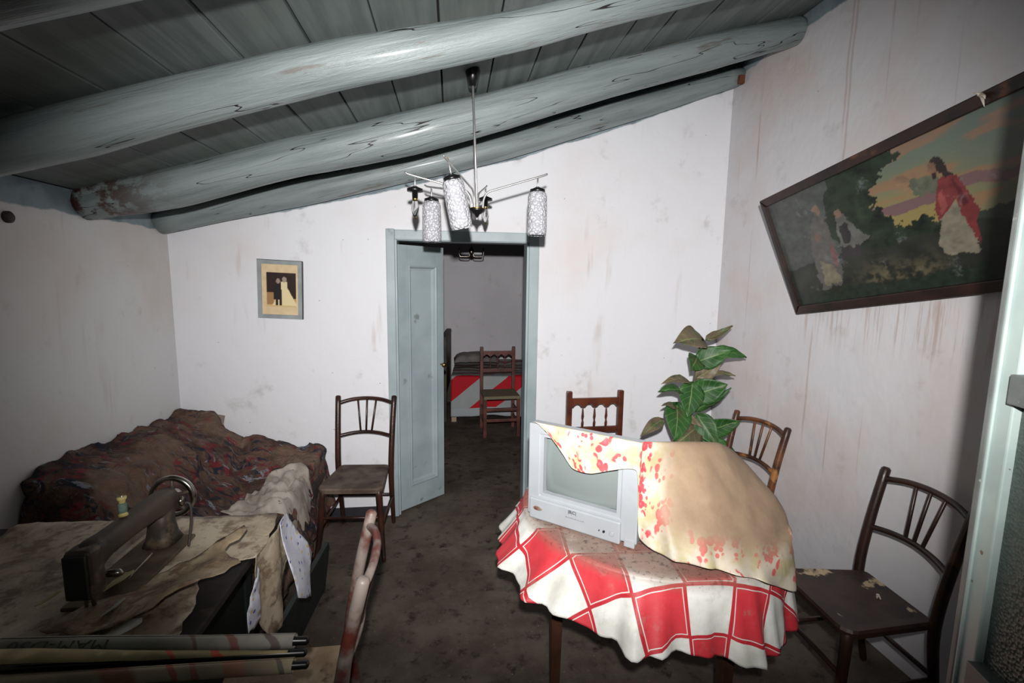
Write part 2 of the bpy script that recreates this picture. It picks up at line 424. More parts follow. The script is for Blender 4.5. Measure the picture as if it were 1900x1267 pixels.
# local x runs from the free edge towards the hinge, local -y faces the camera side
s_ = -1 if (Matrix.Rotation(ang, 3, 'Z') @ Vector((0, 1, 0))).dot(Vector((-.9, -.6, 0))) < 0 else 1
def dy(a, b): return (min(s_*a, s_*b), max(s_*a, s_*b))
def dbox(nm, x0, x1, a, b, z0, z1, m, bev=.003):
    y0, y1 = dy(a, b); return obj(nm, bbox((x0, y0, z0), (x1, y1, z1), bev), m, d2)
dbox('edge_strip', -.003, .010, -.02, .024, 0, DH, m_alug)
dbox('stile', .010, .047, -.02, .018, 0, DH, m_alu)
dbox('stile', DW-.06, DW, -.02, .018, 0, DH, m_alu)
dbox('glazing_bead', .009, .015, .018, .023, 0, DH, m_alu, .002)
dbox('rail', .047, DW-.06, -.02, .018, 0, .10, m_alu)
dbox('rail', .047, DW-.06, -.02, .018, DH-.08, DH, m_alu)
dbox('rail', .047, DW-.06, -.02, .030, 1.474, 1.526, m_alug)
dbox('rail', .045, DW-.06, -.02, .030, .93, .985, m_alug)
dbox('upper_panel', .047, DW-.06, -.005, .006, 1.52, DH-.08, m_alu, 0)
dbox('glass_pane', .047, DW-.06, -.004, .004, .97, 1.482, m_frost, 0)
dbox('lower_panel', .047, DW-.06, -.005, .006, .10, .935, m_alu, 0)

# ------------------------------------------------------------------ chandelier
m_alum = mat('pale_metal_tube', (226, 226, 224), (200, 200, 198), 20, .28, .85)
m_blackp = mat('black_plastic', (16, 16, 17), rough=.3)
m_brassb = mat('bright_brass', (190, 160, 90), rough=.3, metal=1)
k = NT('hobnail_glass', .12, 0, .6); p = k.co()
k.col(k.mix(k.ss(k.voro(p, 95), .2, .55), lin((232, 232, 236)), lin((184, 184, 190))))
k.b.inputs['Transmission Weight'].default_value = .30; k.b.inputs['IOR'].default_value = 1.45
k.bump(k.voro(p, 95), .8, .008); m_hob = k.m
k = NT('clear_glass', .03, 0, .5); k.col(lin((245, 245, 245))); k.b.inputs['Transmission Weight'].default_value = 1.0; m_glass = k.m
CH = Vector((.118, 2.309, 2.03))
ch = thing('chandelier', 'five-armed metal chandelier with three patterned glass shades and two bare bulbs', 'chandelier', CH)
bm = B(); tube(bm, [(-.023, 0, .61), (0, 0, 0.01)], .0055, 10); obj('rod', bm, m_alum, ch, True)
bm = B(); lathe(bm, [(.012, 0), (.018, 0), (.036, .07), (.034, .078), (.006, .078)], 20, Matrix.Translation((-.023, 0, .555))); obj('ceiling_rose', bm, m_blackp, ch, True)
bm = B(); tube(bm, [(-.023, 0, .632), (-.023, 0, .66)], .005, 8); obj('hook', bm, m_alum, ch, True)
bm = B(); lathe(bm, [(.004, -.035), (.008, -.03), (.012, -.022), (.038, -.006), (.042, .004), (.036, .006), (.004, .006)], 24); hub = obj('hub', bm, m_blackp, ch, True)
bm = B(); lathe(bm, [(.040, .004), (.043, .004), (.043, .008), (.005, .011)], 24); obj('brass_ring', bm, m_brassb, hub, True)
bm = B(); lathe(bm, [(.001, -.047), (.005, -.045), (.005, -.035), (.002, -.033)], 12); obj('finial', bm, m_alum, hub, True)
arms = [(-3, 1, 0, 0, .163), (78, 0, 0, 0, .165), (140, 1, 0, 0, .135), (183, 0, 0, 0, .145), (243, 1, 12, 8, .155)]
for an, shade, tx, ty, hz in arms:
    a = radians(an); d = Vector((cos(a), sin(a), 0)); Z = Vector((0, 0, 1))
    ae = thing('arm', '', ''); del ae['label']; del ae['category']; bpy.data.objects.remove(ae)
    bm = B(); tube(bm, [d*.028+Z*.005, d*.032+Z*.05, d*.05+Z*.082, d*.09+Z*.098, d*.30+Z*hz, d*.335+Z*(hz+.013)], .0048, 8, 4)
    ar = obj('arm', bm, m_alum, ch, True)
    dp = d*.29+Z*(hz-.004)
    tilt = Matrix.Rotation(radians(-tx), 4, 'Y') @ Matrix.Rotation(radians(ty), 4, 'X')
    Mx = Matrix.Translation(dp) @ tilt
    bm = B(); tube(bm, [(0, 0, 0), (0, 0, -.05)], .0042, 8); bmesh.ops.transform(bm, matrix=Mx, verts=bm.verts); obj('drop_tube', bm, m_alum, ar, True)
    bm = B(); lathe(bm, [(.005, -.042), (.02, -.05), (.036, -.056), (.037, -.068), (.014, -.07), (.013, -.1), (.002, -.1)], 20, Mx)
    obj('lamp_holder', bm, m_blackp, ar, True)
    if shade:
        bm = B(); lathe(bm, [(.034, -.066), (.042, -.075), (.046, -.09), (.047, -.15), (.0475, -.25), (.045, -.272), (.042, -.272), (.0445, -.25), (.044, -.15), (.043, -.09), (.039, -.078), (.032, -.068)], 28, Mx, True)
        obj('glass_shade', bm, m_hob, ar, True)
    bm = B(); lathe(bm, [(.002, -.098), (.012, -.1), (.013, -.115), (.018, -.135), (.018, -.15), (.011, -.178), (.003, -.195)], 16, Mx); obj('light_bulb', bm, m_glass, ar, True)
    bm = B(); lathe(bm, [(.002, -.09), (.0125, -.095), (.0125, -.112), (.002, -.113)], 14, Mx); obj('bulb_base', bm, m_brassb, ar, True)
bm = B(); a = radians(243); q = Vector((cos(a), sin(a), 0))*.29+Vector((0, 0, .155)); tube(bm, [q, q+Vector((-.003, 0, .012)), q+Vector((-.02, 0, .022))], .0016, 6, 3); obj('loose_wire', bm, m_brass, ch, True)

# ------------------------------------------------------------------ chairs
def wood(name, c1, c2, rough=.4, c3=None, t3=(.6, .68), s3=14, bump=.2):
    return mat(name, c1, c2, 7, rough, 0, bump, 40, .5, None, .35, .65, 0, c3, s3, t3)
def bistro_chair(label, loc, rz, m, mseat, rimm=None):
    t = thing('bentwood_chair', label, 'chair', loc, rz, 'bentwood chairs with three spindles')
    for s in (-1, 1):
        bm = B(); tube(bm, [(s*.172, .235, .008), (s*.172, .19, .25), (s*.175, .168, .45), (s*.180, .20, .68), (s*.187, .252, .905)], [.014, .018, .0195, .019, .0185], 12, 4); obj('back_post', bm, m, t, True)
        bm = B(); tube(bm, [(s*.165, -.165, .432), (s*.178, -.182, .25), (s*.192, -.205, .09), (s*.205, -.235, .008)], [.021, .018, .015, .012], 10, 4); obj('leg', bm, m, t, True)
        bm = B(); tube(bm, [(s*.182, -.186, .20), (s*.174, .195, .225)], .0095, 8); obj('stretcher', bm, m, t, True)
    bm = B(); tube(bm, [(-.173, .19, .235), (.173, .19, .235)], .0095, 8); obj('stretcher', bm, m, t, True)
    bm = B(); tube(bm, [(-.178, -.18, .26), (.178, -.18, .26)], .0095, 8); obj('stretcher', bm, m, t, True)
    bm = B(); tube(bm, [(-.185, .242, .862), (-.10, .268, .882), (0, .278, .889), (.10, .268, .882), (.185, .242, .862)], .0125, 10, 5); obj('top_rail', bm, m, t, True)
    bm = B(); tube(bm, [(-.178, .193, .648), (-.09, .218, .662), (0, .228, .667), (.09, .218, .662), (.178, .193, .648)], .0115, 10, 5); obj('lower_rail', bm, m, t, True)
    for xb, xt in ((-.036, -.062), (0, 0), (.036, .062)):
        bm = B(); tube(bm, [(xb, .226, .667), (xt, .274, .886)], .0068, 8); obj('spindle', bm, m, t, True)
    # seat: rounded trapezoid
    P = []
    for (x, y, r) in ((-.165, .185, .03), (-.195, -.20, .05), (.195, -.20, .05), (.165, .185, .03)):
        a0 = {(-1, 1): pi/2, (-1, -1): pi, (1, -1): 1.5*pi, (1, 1): 0}[(1 if x > 0 else -1, 1 if y > 0 else -1)]
        cx, cy = x-math.copysign(r, x), y-math.copysign(r, y)
        for q in range(5): P.append((cx+r*cos(a0+q*pi/8), cy+r*sin(a0+q*pi/8)))
    bm = B(); lo = [bm.verts.new((x*.97, y*.97, .418)) for x, y in P]; hi = [bm.verts.new((x, y, .442)) for x, y in P]; h2 = [bm.verts.new((x*.97, y*.97, .452)) for x, y in P]; h3 = [bm.verts.new((x*.78, y*.78, .448)) for x, y in P]
    n = len(P)
    for R0, R1 in ((lo, hi), (hi, h2), (h2, h3)):
        for i in range(n): bm.faces.new((R0[i], R0[(i+1) % n], R1[(i+1) % n], R1[i]))
    bm.faces.new(lo[::-1]); bm.faces.new(h3); obj('seat', bm, mseat, t, False)
    return t
m_w1 = wood('dark_brown_varnish', (62, 34, 26), (38, 22, 18), .32)
m_w1s = wood('dusty_brown_seat', (104, 88, 76), (66, 50, 42), .8, (48, 36, 30))
m_w2 = wood('rusty_brown_worn_varnish', (104, 62, 34), (48, 26, 18), .4, (150, 100, 54), (.60, .68), 10)
m_w3 = wood('blackened_brown_varnish', (52, 32, 25), (34, 22, 18), .35, (86, 56, 36), (.64, .72), 9)
m_w3l = wood('peeled_seat_wood', (58, 40, 32), (38, 26, 22), .5, (176, 156, 124), (.60, .645), 9)
m_w4 = wood('dusty_red_brown_varnish', (96, 44, 34), (66, 32, 26), .45, (134, 122, 114), (.42, .60), 7)
m_w4s = wood('dusty_hessian_seat', (172, 152, 128), (138, 116, 92), .95, (92, 74, 58), (.58, .68), 12, .5)
bistro_chair('dark bentwood chair against the back wall, left of the door', (-.60, 2.965, 0), radians(-4), m_w1, m_w1s)
bistro_chair('worn rusty brown bentwood chair between the plant and right wall', (1.56, 2.44, 0), radians(-80), m_w2, m_w2)
bistro_chair('blackened bentwood chair with peeling seat beside the metal entrance door', (1.615, 1.565, 0), radians(-93), m_w3, m_w3l)
bistro_chair('dusty red-brown bentwood chair in the foreground beside the sewing table', (-.505, 1.345, 0), radians(-84), m_w4, m_w4s)

def castle_chair(label, loc, rz, m, mseat):
    t = thing('turned_spindle_chair', label, 'chair', loc, rz, 'square-post chairs with turned spindles')
    for s in (-1, 1):
        obj('back_post', bbox((s*.185-.019, .15, 0), (s*.185+.019, .186, .955), .006), m, t)
        obj('leg', bbox((s*.185-.019, -.19, 0), (s*.185+.019, -.154, .445), .005), m, t)
        for z in (.14, .26): obj('stretcher', bbox((s*.185-.01, -.16, z), (s*.185+.01, .16, z+.03), .004), m, t)
    for z in (.17, .29):
        obj('stretcher', bbox((-.17, -.182, z), (.17, -.164, z+.032), .004), m, t)
    obj('stretcher', bbox((-.17, .16, .2), (.17, .176, .232), .004), m, t)
    # scalloped rail
    P = [(-.17, .905), (.17, .905)]; low = []
    for i in range(4):
        c0 = -.1275+i*.085
        low += [(c0+.0425, .845), (c0+.028, .847), (c0+.022, .855), (c0+.012, .864), (c0, .867), (c0-.012, .864), (c0-.022, .855), (c0-.028, .847)][::-1] if False else [(c0-.0425, .845), (c0-.028, .847), (c0-.022, .855), (c0-.012, .864), (c0, .867), (c0+.012, .864), (c0+.022, .855), (c0+.028, .847)]
    low.append((.17, .845))
    bm = B(); prism(bm, [(-.17, .905)]+low+[(.17, .905)], .158, .178); obj('scalloped_rail', bm, m, t)
    obj('lower_rail', bbox((-.17, .158, .66), (.17, .178, .70), .003), m, t)
    for x in (-.085, 0, .085):
        bm = B(); lathe(bm, [(.004, .695), (.008, .71), (.0095, .73), (.006, .745), (.005, .755), (.0095, .775), (.008, .79), (.0055, .82), (.004, .85)], 12, Matrix.Translation((x, .168, 0))); obj('spindle', bm, m, t, True)
    obj('seat', bbox((-.2, -.2, .425), (.2, .165, .462), .012), mseat, t)
    return t
m_c1 = wood('mahogany_varnish', (96, 48, 28), (66, 30, 20), .35)
m_c2 = wood('reddish_brown_old_wood', (112, 62, 52), (78, 42, 36), .45)
m_rush = mat('woven_rush', (150, 140, 116), (118, 108, 88), 14, .9, 0, .6, 60, .2, (14, 60, 14))
castle_chair('polished brown chair standing behind the television against the back wall', (.985, 2.905, 0), radians(2), m_c1, m_rush)
castle_chair('small reddish chair with rush seat in front of the bed', (.525, 5.14, 0), radians(3), m_c2, m_rush)

# ------------------------------------------------------------------ round table, tablecloth
TC = Vector((.83, 1.83)); TR = .54; TZ = .75
m_tw = wood('dark_table_wood', (72, 44, 32), (48, 28, 20), .45)
tb = thing('round_table', 'round wooden table under a red and white checked cloth', 'table', (TC.x, TC.y, 0))
bm = B(); lathe(bm, [(TR-.03, .712), (TR-.018, .718), (TR-.018, .732), (TR-.026, .738), (.01, .738)], 48); obj('tabletop', bm, m_tw, tb)
bm = B(); lathe(bm, [(.455, .64), (.47, .64), (.47, .718), (.455, .718)], 40, None, True); obj('apron', bm, m_tw, tb)
for a in (198, 288, 18, 108):
    a = radians(a); bm = B(); x, y = .44*cos(a), .44*sin(a)
    lo = [bm.verts.new((x+sx*.017, y+sy*.017, 0)) for sx, sy in ((-1, -1), (1, -1), (1, 1), (-1, 1))]; hi = [bm.verts.new((x+sx*.028, y+sy*.028, .718)) for sx, sy in ((-1, -1), (1, -1), (1, 1), (-1, 1))]
    bm.faces.new(lo[::-1]); bm.faces.new(hi)
    for i in range(4): bm.faces.new((lo[i], lo[(i+1) % 4], hi[(i+1) % 4], hi[i]))
    bevel(obj('leg', bm, m_tw, tb), .004)
k = NT('red_white_checked_oilcloth', .5, 0, .4); v = k.attr('flat', 'Vector'); fx, fy, dust = k.sep(v)
CK = .172
def cells(u): return k.ma('DIVIDE', u, CK)
gx, gy = cells(fx), cells(fy)
chk = k.ma('ABSOLUTE', k.ma('SUBTRACT', k.ma('FLOORED_MODULO', k.ma('FLOOR', gx), 2.0), k.ma('FLOORED_MODULO', k.ma('FLOOR', gy), 2.0)))
def dl_(g): return k.ma('ABSOLUTE', k.ma('SUBTRACT', k.ma('FRACT', k.ma('ADD', g, .5)), .5))
dm = k.ma('MINIMUM', dl_(gx), dl_(gy))
p = k.co()
red = k.mix(k.noise(p, 30, 4), lin((196, 40, 52)), lin((214, 62, 72))); wht = k.mix(k.ss(k.noise(p, 9, 5), .4, .7), lin((232, 232, 226)), lin((206, 206, 196)))
c = k.mix(chk, wht, red)
c = k.mix(k.ss(k.ma('ABSOLUTE', k.ma('SUBTRACT', dm, .05)), .012, .006), c, wht)
c = k.mix(k.ss(dm, .034, .026), c, lin((188, 36, 50)))
dn = k.ma('MULTIPLY', dust, k.ss(k.noise(p, 7, 7, .7), .12, .42))
c = k.mix(dn, c, k.mix(k.noise(p, 24, 5), lin((146, 116, 102)), lin((112, 90, 78))))
c = k.mix(k.ma('MULTIPLY', k.ma('MULTIPLY', dust, k.ss(k.noise(p, 55, 5, .7), .54, .64)), .8), c, lin((66, 50, 44)))
c = k.mix(k.ma('MULTIPLY', k.ss(k.noise(p, 16, 6, .7), .55, .7), .3), c, lin((150, 140, 128)))
k.col(c); k.bump(k.noise(p, 60, 4), .15, .004); m_check = k.m
HA = [0, 40, 80, 120, 160, 185, 200, 215, 232, 248, 262, 276, 292, 308, 322, 338, 360]
HR = [.57, .58, .58, .58, .61, .66, .66, .645, .63, .62, .61, .60, .59, .58, .58, .575, .57]
HZ = [.46, .50, .54, .56, .60, .615, .595, .575, .565, .55, .525, .50, .485, .465, .45, .44, .46]
def cloth(u, v):
    th = 2*pi*u; deg = math.degrees(th)
    if v < .5:
        r = TR*(v/.5)*.985; z = TZ+.004*fbm(r*cos(th)*6, r*sin(th)*6)*.5
        rr = r
    else:
        q = (v-.5)/.5
        hr = np.interp(deg, HA, HR); hz = np.interp(deg, HA, HZ)
        fold = 1.15*(1-2*abs(sin(th*6.5+1.1*sin(th*2+.5)))**.8)*(.75+.5*sin(th*3+1))+sin(th*19+2)*.25+.4*fbm(cos(th)*3, sin(th)*3, 5)
        r = TR*.985+(hr-TR*.985)*(q**1.1)+(.030*fold+.012*sin(th*27+2.5*sin(th*3))+.008*sin(th*43+1))*q**1.05
        z = TZ-(TZ-hz)*(q**.92)+.010*sin(th*7+1)*q*q
        rr = TR*.985+q*(TZ-hz)*1.08
    if v >= .5: r = max(r, TR-.008+.03*q)
    return (TC.x+r*cos(th), TC.y+r*sin(th), z), rr, th
ck_a = radians(4)
def cl_uv(u, v):
    P, rr, th = cloth(u, v)
    x, y = rr*cos(th), rr*sin(th)
    d = 1.0 if v < .46 else max(0, 1-(v-.46)/.12)
    return (x*cos(ck_a)-y*sin(ck_a)+.06, x*sin(ck_a)+y*cos(ck_a)+.02, .85*d+.06)
me = grid(220, 60, lambda u, v: cloth(u, v)[0], cl_uv, True)
o = obj('tablecloth', me, m_check, None, True); solid(o, .002, 1)
tag(o, 'red and white checked cloth draped over the round table', 'tablecloth')

# ------------------------------------------------------------------ television
m_tvp = mat('silver_grey_plastic', (158, 162, 166), (150, 154, 158), 5, .42)
m_tvd = mat('grey_tv_back', (128, 128, 132), (110, 110, 114), 6, .6)
k = NT('tv_glass', .12, 0, .5); k.col(lin((118, 126, 124))); m_tvs = k.m
m_blk = mat('black_print', (20, 20, 22), rough=.5)
TA = Vector((.300, 1.772)); TBp = Vector((.645, 1.489)); tvw = (TBp-TA).length
tv = thing('television', 'silver-grey tube television standing on the checked tablecloth', 'television', (TA.x, TA.y, .757), math.atan2(TBp.y-TA.y, TBp.x-TA.x))
tvh = .385
def rect_ring(bm, o0, i0, y0, y1):
    (a, b, c, d), (e, f, g, h) = o0, i0
    O = [(a, b), (c, b), (c, d), (a, d)]; I = [(e, f), (g, f), (g, h), (e, h)]
    V = [[bm.verts.new((x, y, z)) for x, z in L] for L, y in ((O, y0), (I, y0), (I, y1), (O, y1))]
    for q in range(4):
        A, Bq = V[q], V[(q+1) % 4]
        for i in range(4): bm.faces.new((A[i], A[(i+1) % 4], Bq[(i+1) % 4], Bq[i]))
bm = B(); rect_ring(bm, (0, .012, tvw, tvh), (.052, .098, tvw-.065, tvh-.038), 0, .055)
bevel(obj('front_bezel', bm, m_tvp, tv), .005)
bm = B(); rect_ring(bm, (.048, .094, tvw-.061, tvh-.034), (.066, .110, tvw-.079, tvh-.048), .004, .028); obj('screen_surround', bm, m_tvp, tv)
def scr(u, v):
    x = .060+(tvw-.133)*u; z = .104+(tvh-.146)*v; return (x, .018+.03*(((u-.5)*2)**2+((v-.5)*2)**2)*.5, z)
obj('screen', grid(14, 12, scr), m_tvs, tv, True)
bm = B(); box(bm, (.012, -.010, 0), (tvw-.058, .05, .085)); bevel(obj('control_panel', bm, m_tvp, tv), .006)
obj('corner_foot', bbox((tvw-.045, -.004, -.002), (tvw-.006, .05, .03), .004), m_tvp, tv)
bm = B()
P0 = [(.004, .055, .014), (tvw-.004, .055, .014), (tvw-.004, .055, tvh-.004), (.004, .055, tvh-.004)]; P1 = [(.03, .16, .014), (tvw-.03, .16, .014), (tvw-.03, .16, tvh-.085), (.03, .16, tvh-.085)]; P2 = [(.11, .33, .03), (tvw-.11, .33, .03), (tvw-.11, .33, tvh-.17), (.11, .33, tvh-.17)]
R_ = [[bm.verts.new(q) for q in P] for P in (P0, P1, P2)]
for a, b in ((0, 1), (1, 2)):
    for i in range(4): bm.faces.new((R_[a][i], R_[a][(i+1) % 4], R_[b][(i+1) % 4], R_[b][i]))
bm.faces.new(R_[0]); bm.faces.new(R_[2][::-1]); bevel(obj('back_shell', bm, m_tvd, tv), .01)
for x, r, m in ((tvw-.088, .009, m_tvp), (tvw-.118, .0045, m_blk), (tvw-.136, .002, m_blk)):
    bm = B(); lathe(bm, [(r, 0), (r, .004), (r*.8, .006), (.0005, .006)], 16, Matrix.Translation((x, -.010, .035)) @ Matrix.Rotation(pi/2, 4, 'X')); obj('button', bm, m, tv)
m_badge = mat('badge_metal', (190, 180, 170), (150, 90, 60), 40, .35, .6)
bm = B(); lathe(bm, [(.021, 0), (.019, .003), (.0005, .0035)], 20, Matrix.Translation((.052, -.010, .047)) @ Matrix.Rotation(pi/2, 4, 'X') @ Matrix.Diagonal((1, .42, 1, 1))); obj('oval_badge', bm, m_badge, tv)
def text_mesh(s, size, ext=.0006):
    cu = bpy.data.curves.new('t', 'FONT'); cu.body = s; cu.size = size; cu.extrude = ext; cu.align_x = 'CENTER'
    ob = bpy.data.objects.new('t', cu); COL.objects.link(ob)
    dg = bpy.context.evaluated_depsgraph_get(); me = bpy.data.meshes.new_from_object(ob.evaluated_get(dg))
    bpy.data.objects.remove(ob); me.materials.clear(); return me
def logo(s, size, x, z, nm, m):
    me = text_mesh(s, size); me.transform(Matrix.Translation((x, -.0108, z)) @ Matrix.Rotation(pi/2, 4, 'X')); return obj(nm, me, m, tv)
logo('|B|C|', .017, .20, .065, 'front_logo', m_blk)
m_prt = mat('grey_print', (120, 122, 126), rough=.5)
bm = B(); rx = .172
while rx < .25:      # faint illegible print under the screen
    rw = random.uniform(.002, .006); box(bm, (rx, -.0108, .0455), (rx+rw, -.0098, .0455+random.uniform(.002, .0045))); rx += rw+random.uniform(.001, .003)
obj('printed_line', bm, m_prt, tv)

# ------------------------------------------------------------------ flowered cover over the television
k = NT('flowered_oilcloth', .6, 0, .3); v = k.attr('flat', 'Vector'); fx, fy, dirt = k.sep(v)
vv = k.n('ShaderNodeCombineXYZ'); k.put(vv.inputs[0], fx); k.put(vv.inputs[1], fy); vv = vv.outputs[0]
base = k.mix(k.ss(k.noise(vv, 11, 4), .40, .60), lin((208, 200, 184)), lin((188, 180, 138)))
pos = k.voro(vv, 30, 'F1', 0); fl_ = k.ss(pos, .56, .48); clus = k.ss(k.noise(vv, 10, 2, .4), .51, .55)
fl2 = k.ma('MULTIPLY', k.ss(k.voro(vv, 40, 'F1', 0), .38, .30), k.ss(k.noise(vv, 6, 2), .52, .57))
inner = k.ss(pos, .16, .24)
redc = k.mix(inner, lin((226, 96, 104)), k.mix(k.noise(vv, 24, 3), lin((190, 44, 58)), lin((222, 92, 100))))
f_ = k.ma('MAXIMUM', k.ma('MULTIPLY', fl_, clus), fl2)
c = k.mix(f_, base, redc)
p = k.co()
dd = k.ma('MULTIPLY', dirt, k.ss(k.noise(p, 5, 6, .65), .10, .42))
c = k.mix(dd, c, k.mix(k.noise(p, 13, 6, .7), lin((166, 142, 118)), lin((128, 106, 86))))
k.col(c); k.bump(k.noise(p, 40, 5), .2, .004); m_flower = k.m
def tvp(x, y, z):      # television frame to world
    e = Vector(((TBp-TA)/tvw)); n = Vector((-e.y, e.x)); return (TA.x+e.x*x+n.x*y, TA.y+e.y*x+n.y*y, .757+z)
T_ = tvh+.004
ridge = [tvp(.03, -.002, T_+.004), tvp(.13, -.004, T_+.005), tvp(.27, -.004, T_+.005), tvp(tvw-.005, -.004, T_+.004), tvp(tvw+.006, .012, T_+.003), (.788, 1.56, 1.121), (.921, 1.61, 1.10), (1.046, 1.67, 1.071), (1.19, 1.82, .985), (1.12, 2.02, .93)]
mid = [tvp(.05, -.010, T_-.002), tvp(.147, -.016, T_-.055), tvp(.27, -.020, T_-.06), tvp(tvw-.005, -.016, T_-.050), tvp(tvw+.006, .002, T_-.12), (.755, 1.50, 1.025), (.898, 1.50, .999), (1.065, 1.56, .945), (1.275, 1.67, .875), (1.26, 2.0, .87)]
mid2 = [tvp(.075, -.012, T_-.010), tvp(.175, -.017, T_-.105), tvp(.27, -.022, T_-.105), tvp(tvw-.006, -.017, T_-.075), tvp(tvw+.005, .002, T_-.24), (.718, 1.43, .922), (.87, 1.42, .89), (1.072, 1.46, .828), (1.312, 1.60, .782), (1.35, 1.97, .81)]
hem = [tvp(.095, -.013, T_-.016), tvp(.195, -.018, T_-.138), tvp(.275, -.023, T_-.142), tvp(tvw-.008, -.018, T_-.094), tvp(tvw+.008, .004, T_-.345), (.726, 1.37, .783), (.843, 1.31, .781), (.99, 1.285, .748), (1.205, 1.395, .635), (1.39, 1.9, .745)]
top0 = [tvp(.05, .26, T_-.13), tvp(.15, .26, T_-.13), tvp(.28, .26, T_-.13), tvp(.36, .24, T_-.12), tvp(.40, .22, T_-.12), (.84, 1.80, 1.02), (.93, 1.84, 1.0), (1.0, 1.87, .97), (1.03, 1.94, .93), (1.0, 2.05, .9)]
rows = [top0, ridge, mid, mid2, hem]
NU, NV = 108, 48
def csamp(P, t):
    n = len(P)-1; x = min(max(t, 0), 1)*n; i = min(int(x), n-1); f = x-i
    a, b = Vector(P[max(i-1, 0)]), Vector(P[i]); c_, d = Vector(P[i+1]), Vector(P[min(i+2, n)])
    te = .55
    m0, m1 = (c_-a)*.5*te, (d-b)*.5*te
    return (2*f**3-3*f*f+1)*b+(f**3-2*f*f+f)*m0+(-2*f**3+3*f*f)*c_+(f**3-f*f)*m1
def cover(u, v):
    col = [csamp(r, u) for r in rows]
    p = csamp(col, v)
    return p
cpts = {}
for j in range(NV+1):
    for i in range(NU+1):
        p = cover(i/NU, j/NV)
        s = min(1, max(0, (i/NU-.42)/.1))*min(1, max(0, (j/NV-.3)/.15))
        wv = .007*fbm(p.x*5, p.y*5, p.z*4)+.002*fbm(p.x*22, p.y*22, p.z*12)
        hemw = .012*sin(i*.75)*max(0, (j/NV-.8)/.2)*s
        X, Y, Zc = p.x+wv*s-hemw*.3, p.y-wv*s-hemw, max(p.z+hemw*.4, .62)
        if i/NU > .42:      # rest on the tablecloth instead of sinking into it
            ddx, ddy = X-TC.x, Y-TC.y; rr_ = sqrt(ddx*ddx+ddy*ddy); th_ = math.atan2(ddy, ddx) % (2*pi)
            if rr_ < TR: Zc = max(Zc, .766)
            elif Zc < .766:
                hz_ = np.interp(math.degrees(th_), HA, HZ); qq = min(1, max(.02, (TZ-Zc)/(TZ-hz_)))**(1/.92)
                cp_ = cloth(th_/(2*pi), .5+.5*qq)[0]; rc = sqrt((cp_[0]-TC.x)**2+(cp_[1]-TC.y)**2)+.012
                if rr_ < rc: X, Y = TC.x+ddx/rr_*rc, TC.y+ddy/rr_*rc
        cpts[(i, j)] = (X, Y, Zc)
arc = {}
for i in range(NU+1):
    j0 = NV//4; arc[(i, j0)] = 0
    for j in range(j0+1, NV+1): arc[(i, j)] = arc[(i, j-1)]+(Vector(cpts[(i, j)])-Vector(cpts[(i, j-1)])).length
    for j in range(j0-1, -1, -1): arc[(i, j)] = arc[(i, j+1)]-(Vector(cpts[(i, j)])-Vector(cpts[(i, j+1)])).length
ar2 = [0]
for i in range(1, NU+1): ar2.append(ar2[-1]+.5*((Vector(cpts[(i, NV//4)])-Vector(cpts[(i-1, NV//4)])).length+min(.02, (Vector(cpts[(i, NV//2)])-Vector(cpts[(i-1, NV//2)])).length)))
def cv_uv(u, v):
    i, j = round(u*NU), round(v*NV); d = sstep(.44, .56, u)*(1-.75*sstep(.80, .97, v))*(.25+.75*sstep(.40, .62, u))
    if v < .24: d = .8
    d = d if u > .42 else max(d, .12)
    return (ar2[i]*1.2, arc[(i, j)], d)
me = grid(NU, NV, lambda u, v: cpts[(round(u*NU), round(v*NV))], cv_uv)
o = obj('flowered_cover', me, m_flower, None, True); solid(o, .0018, 1)
tag(o, 'dirty beige oilcloth with pink flowers thrown over the television', 'cover')

# ------------------------------------------------------------------ plant
def leaf_mat(name, c1, c2, c3):
    k = NT(name, .5, 0, .4); p = k.co(); v = k.attr('flat', 'Vector'); fx, fy, _ = k.sep(v)
    c = k.mix(k.ss(k.noise(p, 9, 4), .35, .65), lin(c1), lin(c2)); c = k.mix(k.ss(k.noise(p, 13, 5), .53, .68), c, lin(c3))
    vein = k.ss(k.ma('ABSOLUTE', fx), .035, .012); side = k.ma('ABSOLUTE', k.ma('SUBTRACT', k.ma('FRACT', k.ma('MULTIPLY', k.ma('SUBTRACT', fy, k.ma('MULTIPLY', k.ma('ABSOLUTE', fx), .5)), 6.0)), .5))
    vein = k.ma('MAXIMUM', vein, k.ma('MULTIPLY', k.ss(side, .07, .03), .5))
    c = k.mix(k.ma('MULTIPLY', vein, .55), c, lin((132, 156, 96)))
    k.col(c); return k.m
m_leafg = leaf_mat('green_cloth_leaf', (34, 72, 32), (52, 94, 42), (66, 76, 48)); m_leafb = leaf_mat('dusty_brown_leaf', (112, 98, 78), (92, 80, 62), (70, 90, 50))
m_stem = mat('plant_stem', (78, 84, 58), (60, 60, 44), 20, .7)
pl = thing('potted_plant', 'tall leafy dusty green plant in the back right corner behind the television', 'plant', (1.5, 2.72, 0))
m_pot = mat('terracotta', (150, 92, 66), (128, 78, 56), 6, .85)
bm = B(); lathe(bm, [(.10, 0), (.14, .24), (.155, .24), (.155, .29), (.138, .29), (.125, .24), (.02, .235)], 28); obj('pot', bm, m_pot, pl, True)
bm = B(); lathe(bm, [(.125, .23), (.13, .255), (.06, .262), (.005, .26)], 20); obj('soil', bm, mat('soil', (58, 44, 34), (40, 30, 24), 30, .95), pl, True)
bm = B(); tube(bm, [(.0, 0, .25), (.01, 0, .5), (.005, 0, .72), (-.003, .005, .95), (.01, 0, 1.13), (.02, 0, 1.28), (.045, 0, 1.35)], [.013, .012, .012, .011, .009, .007, .004], 8, 4); obj('stem', bm, m_stem, pl, True)
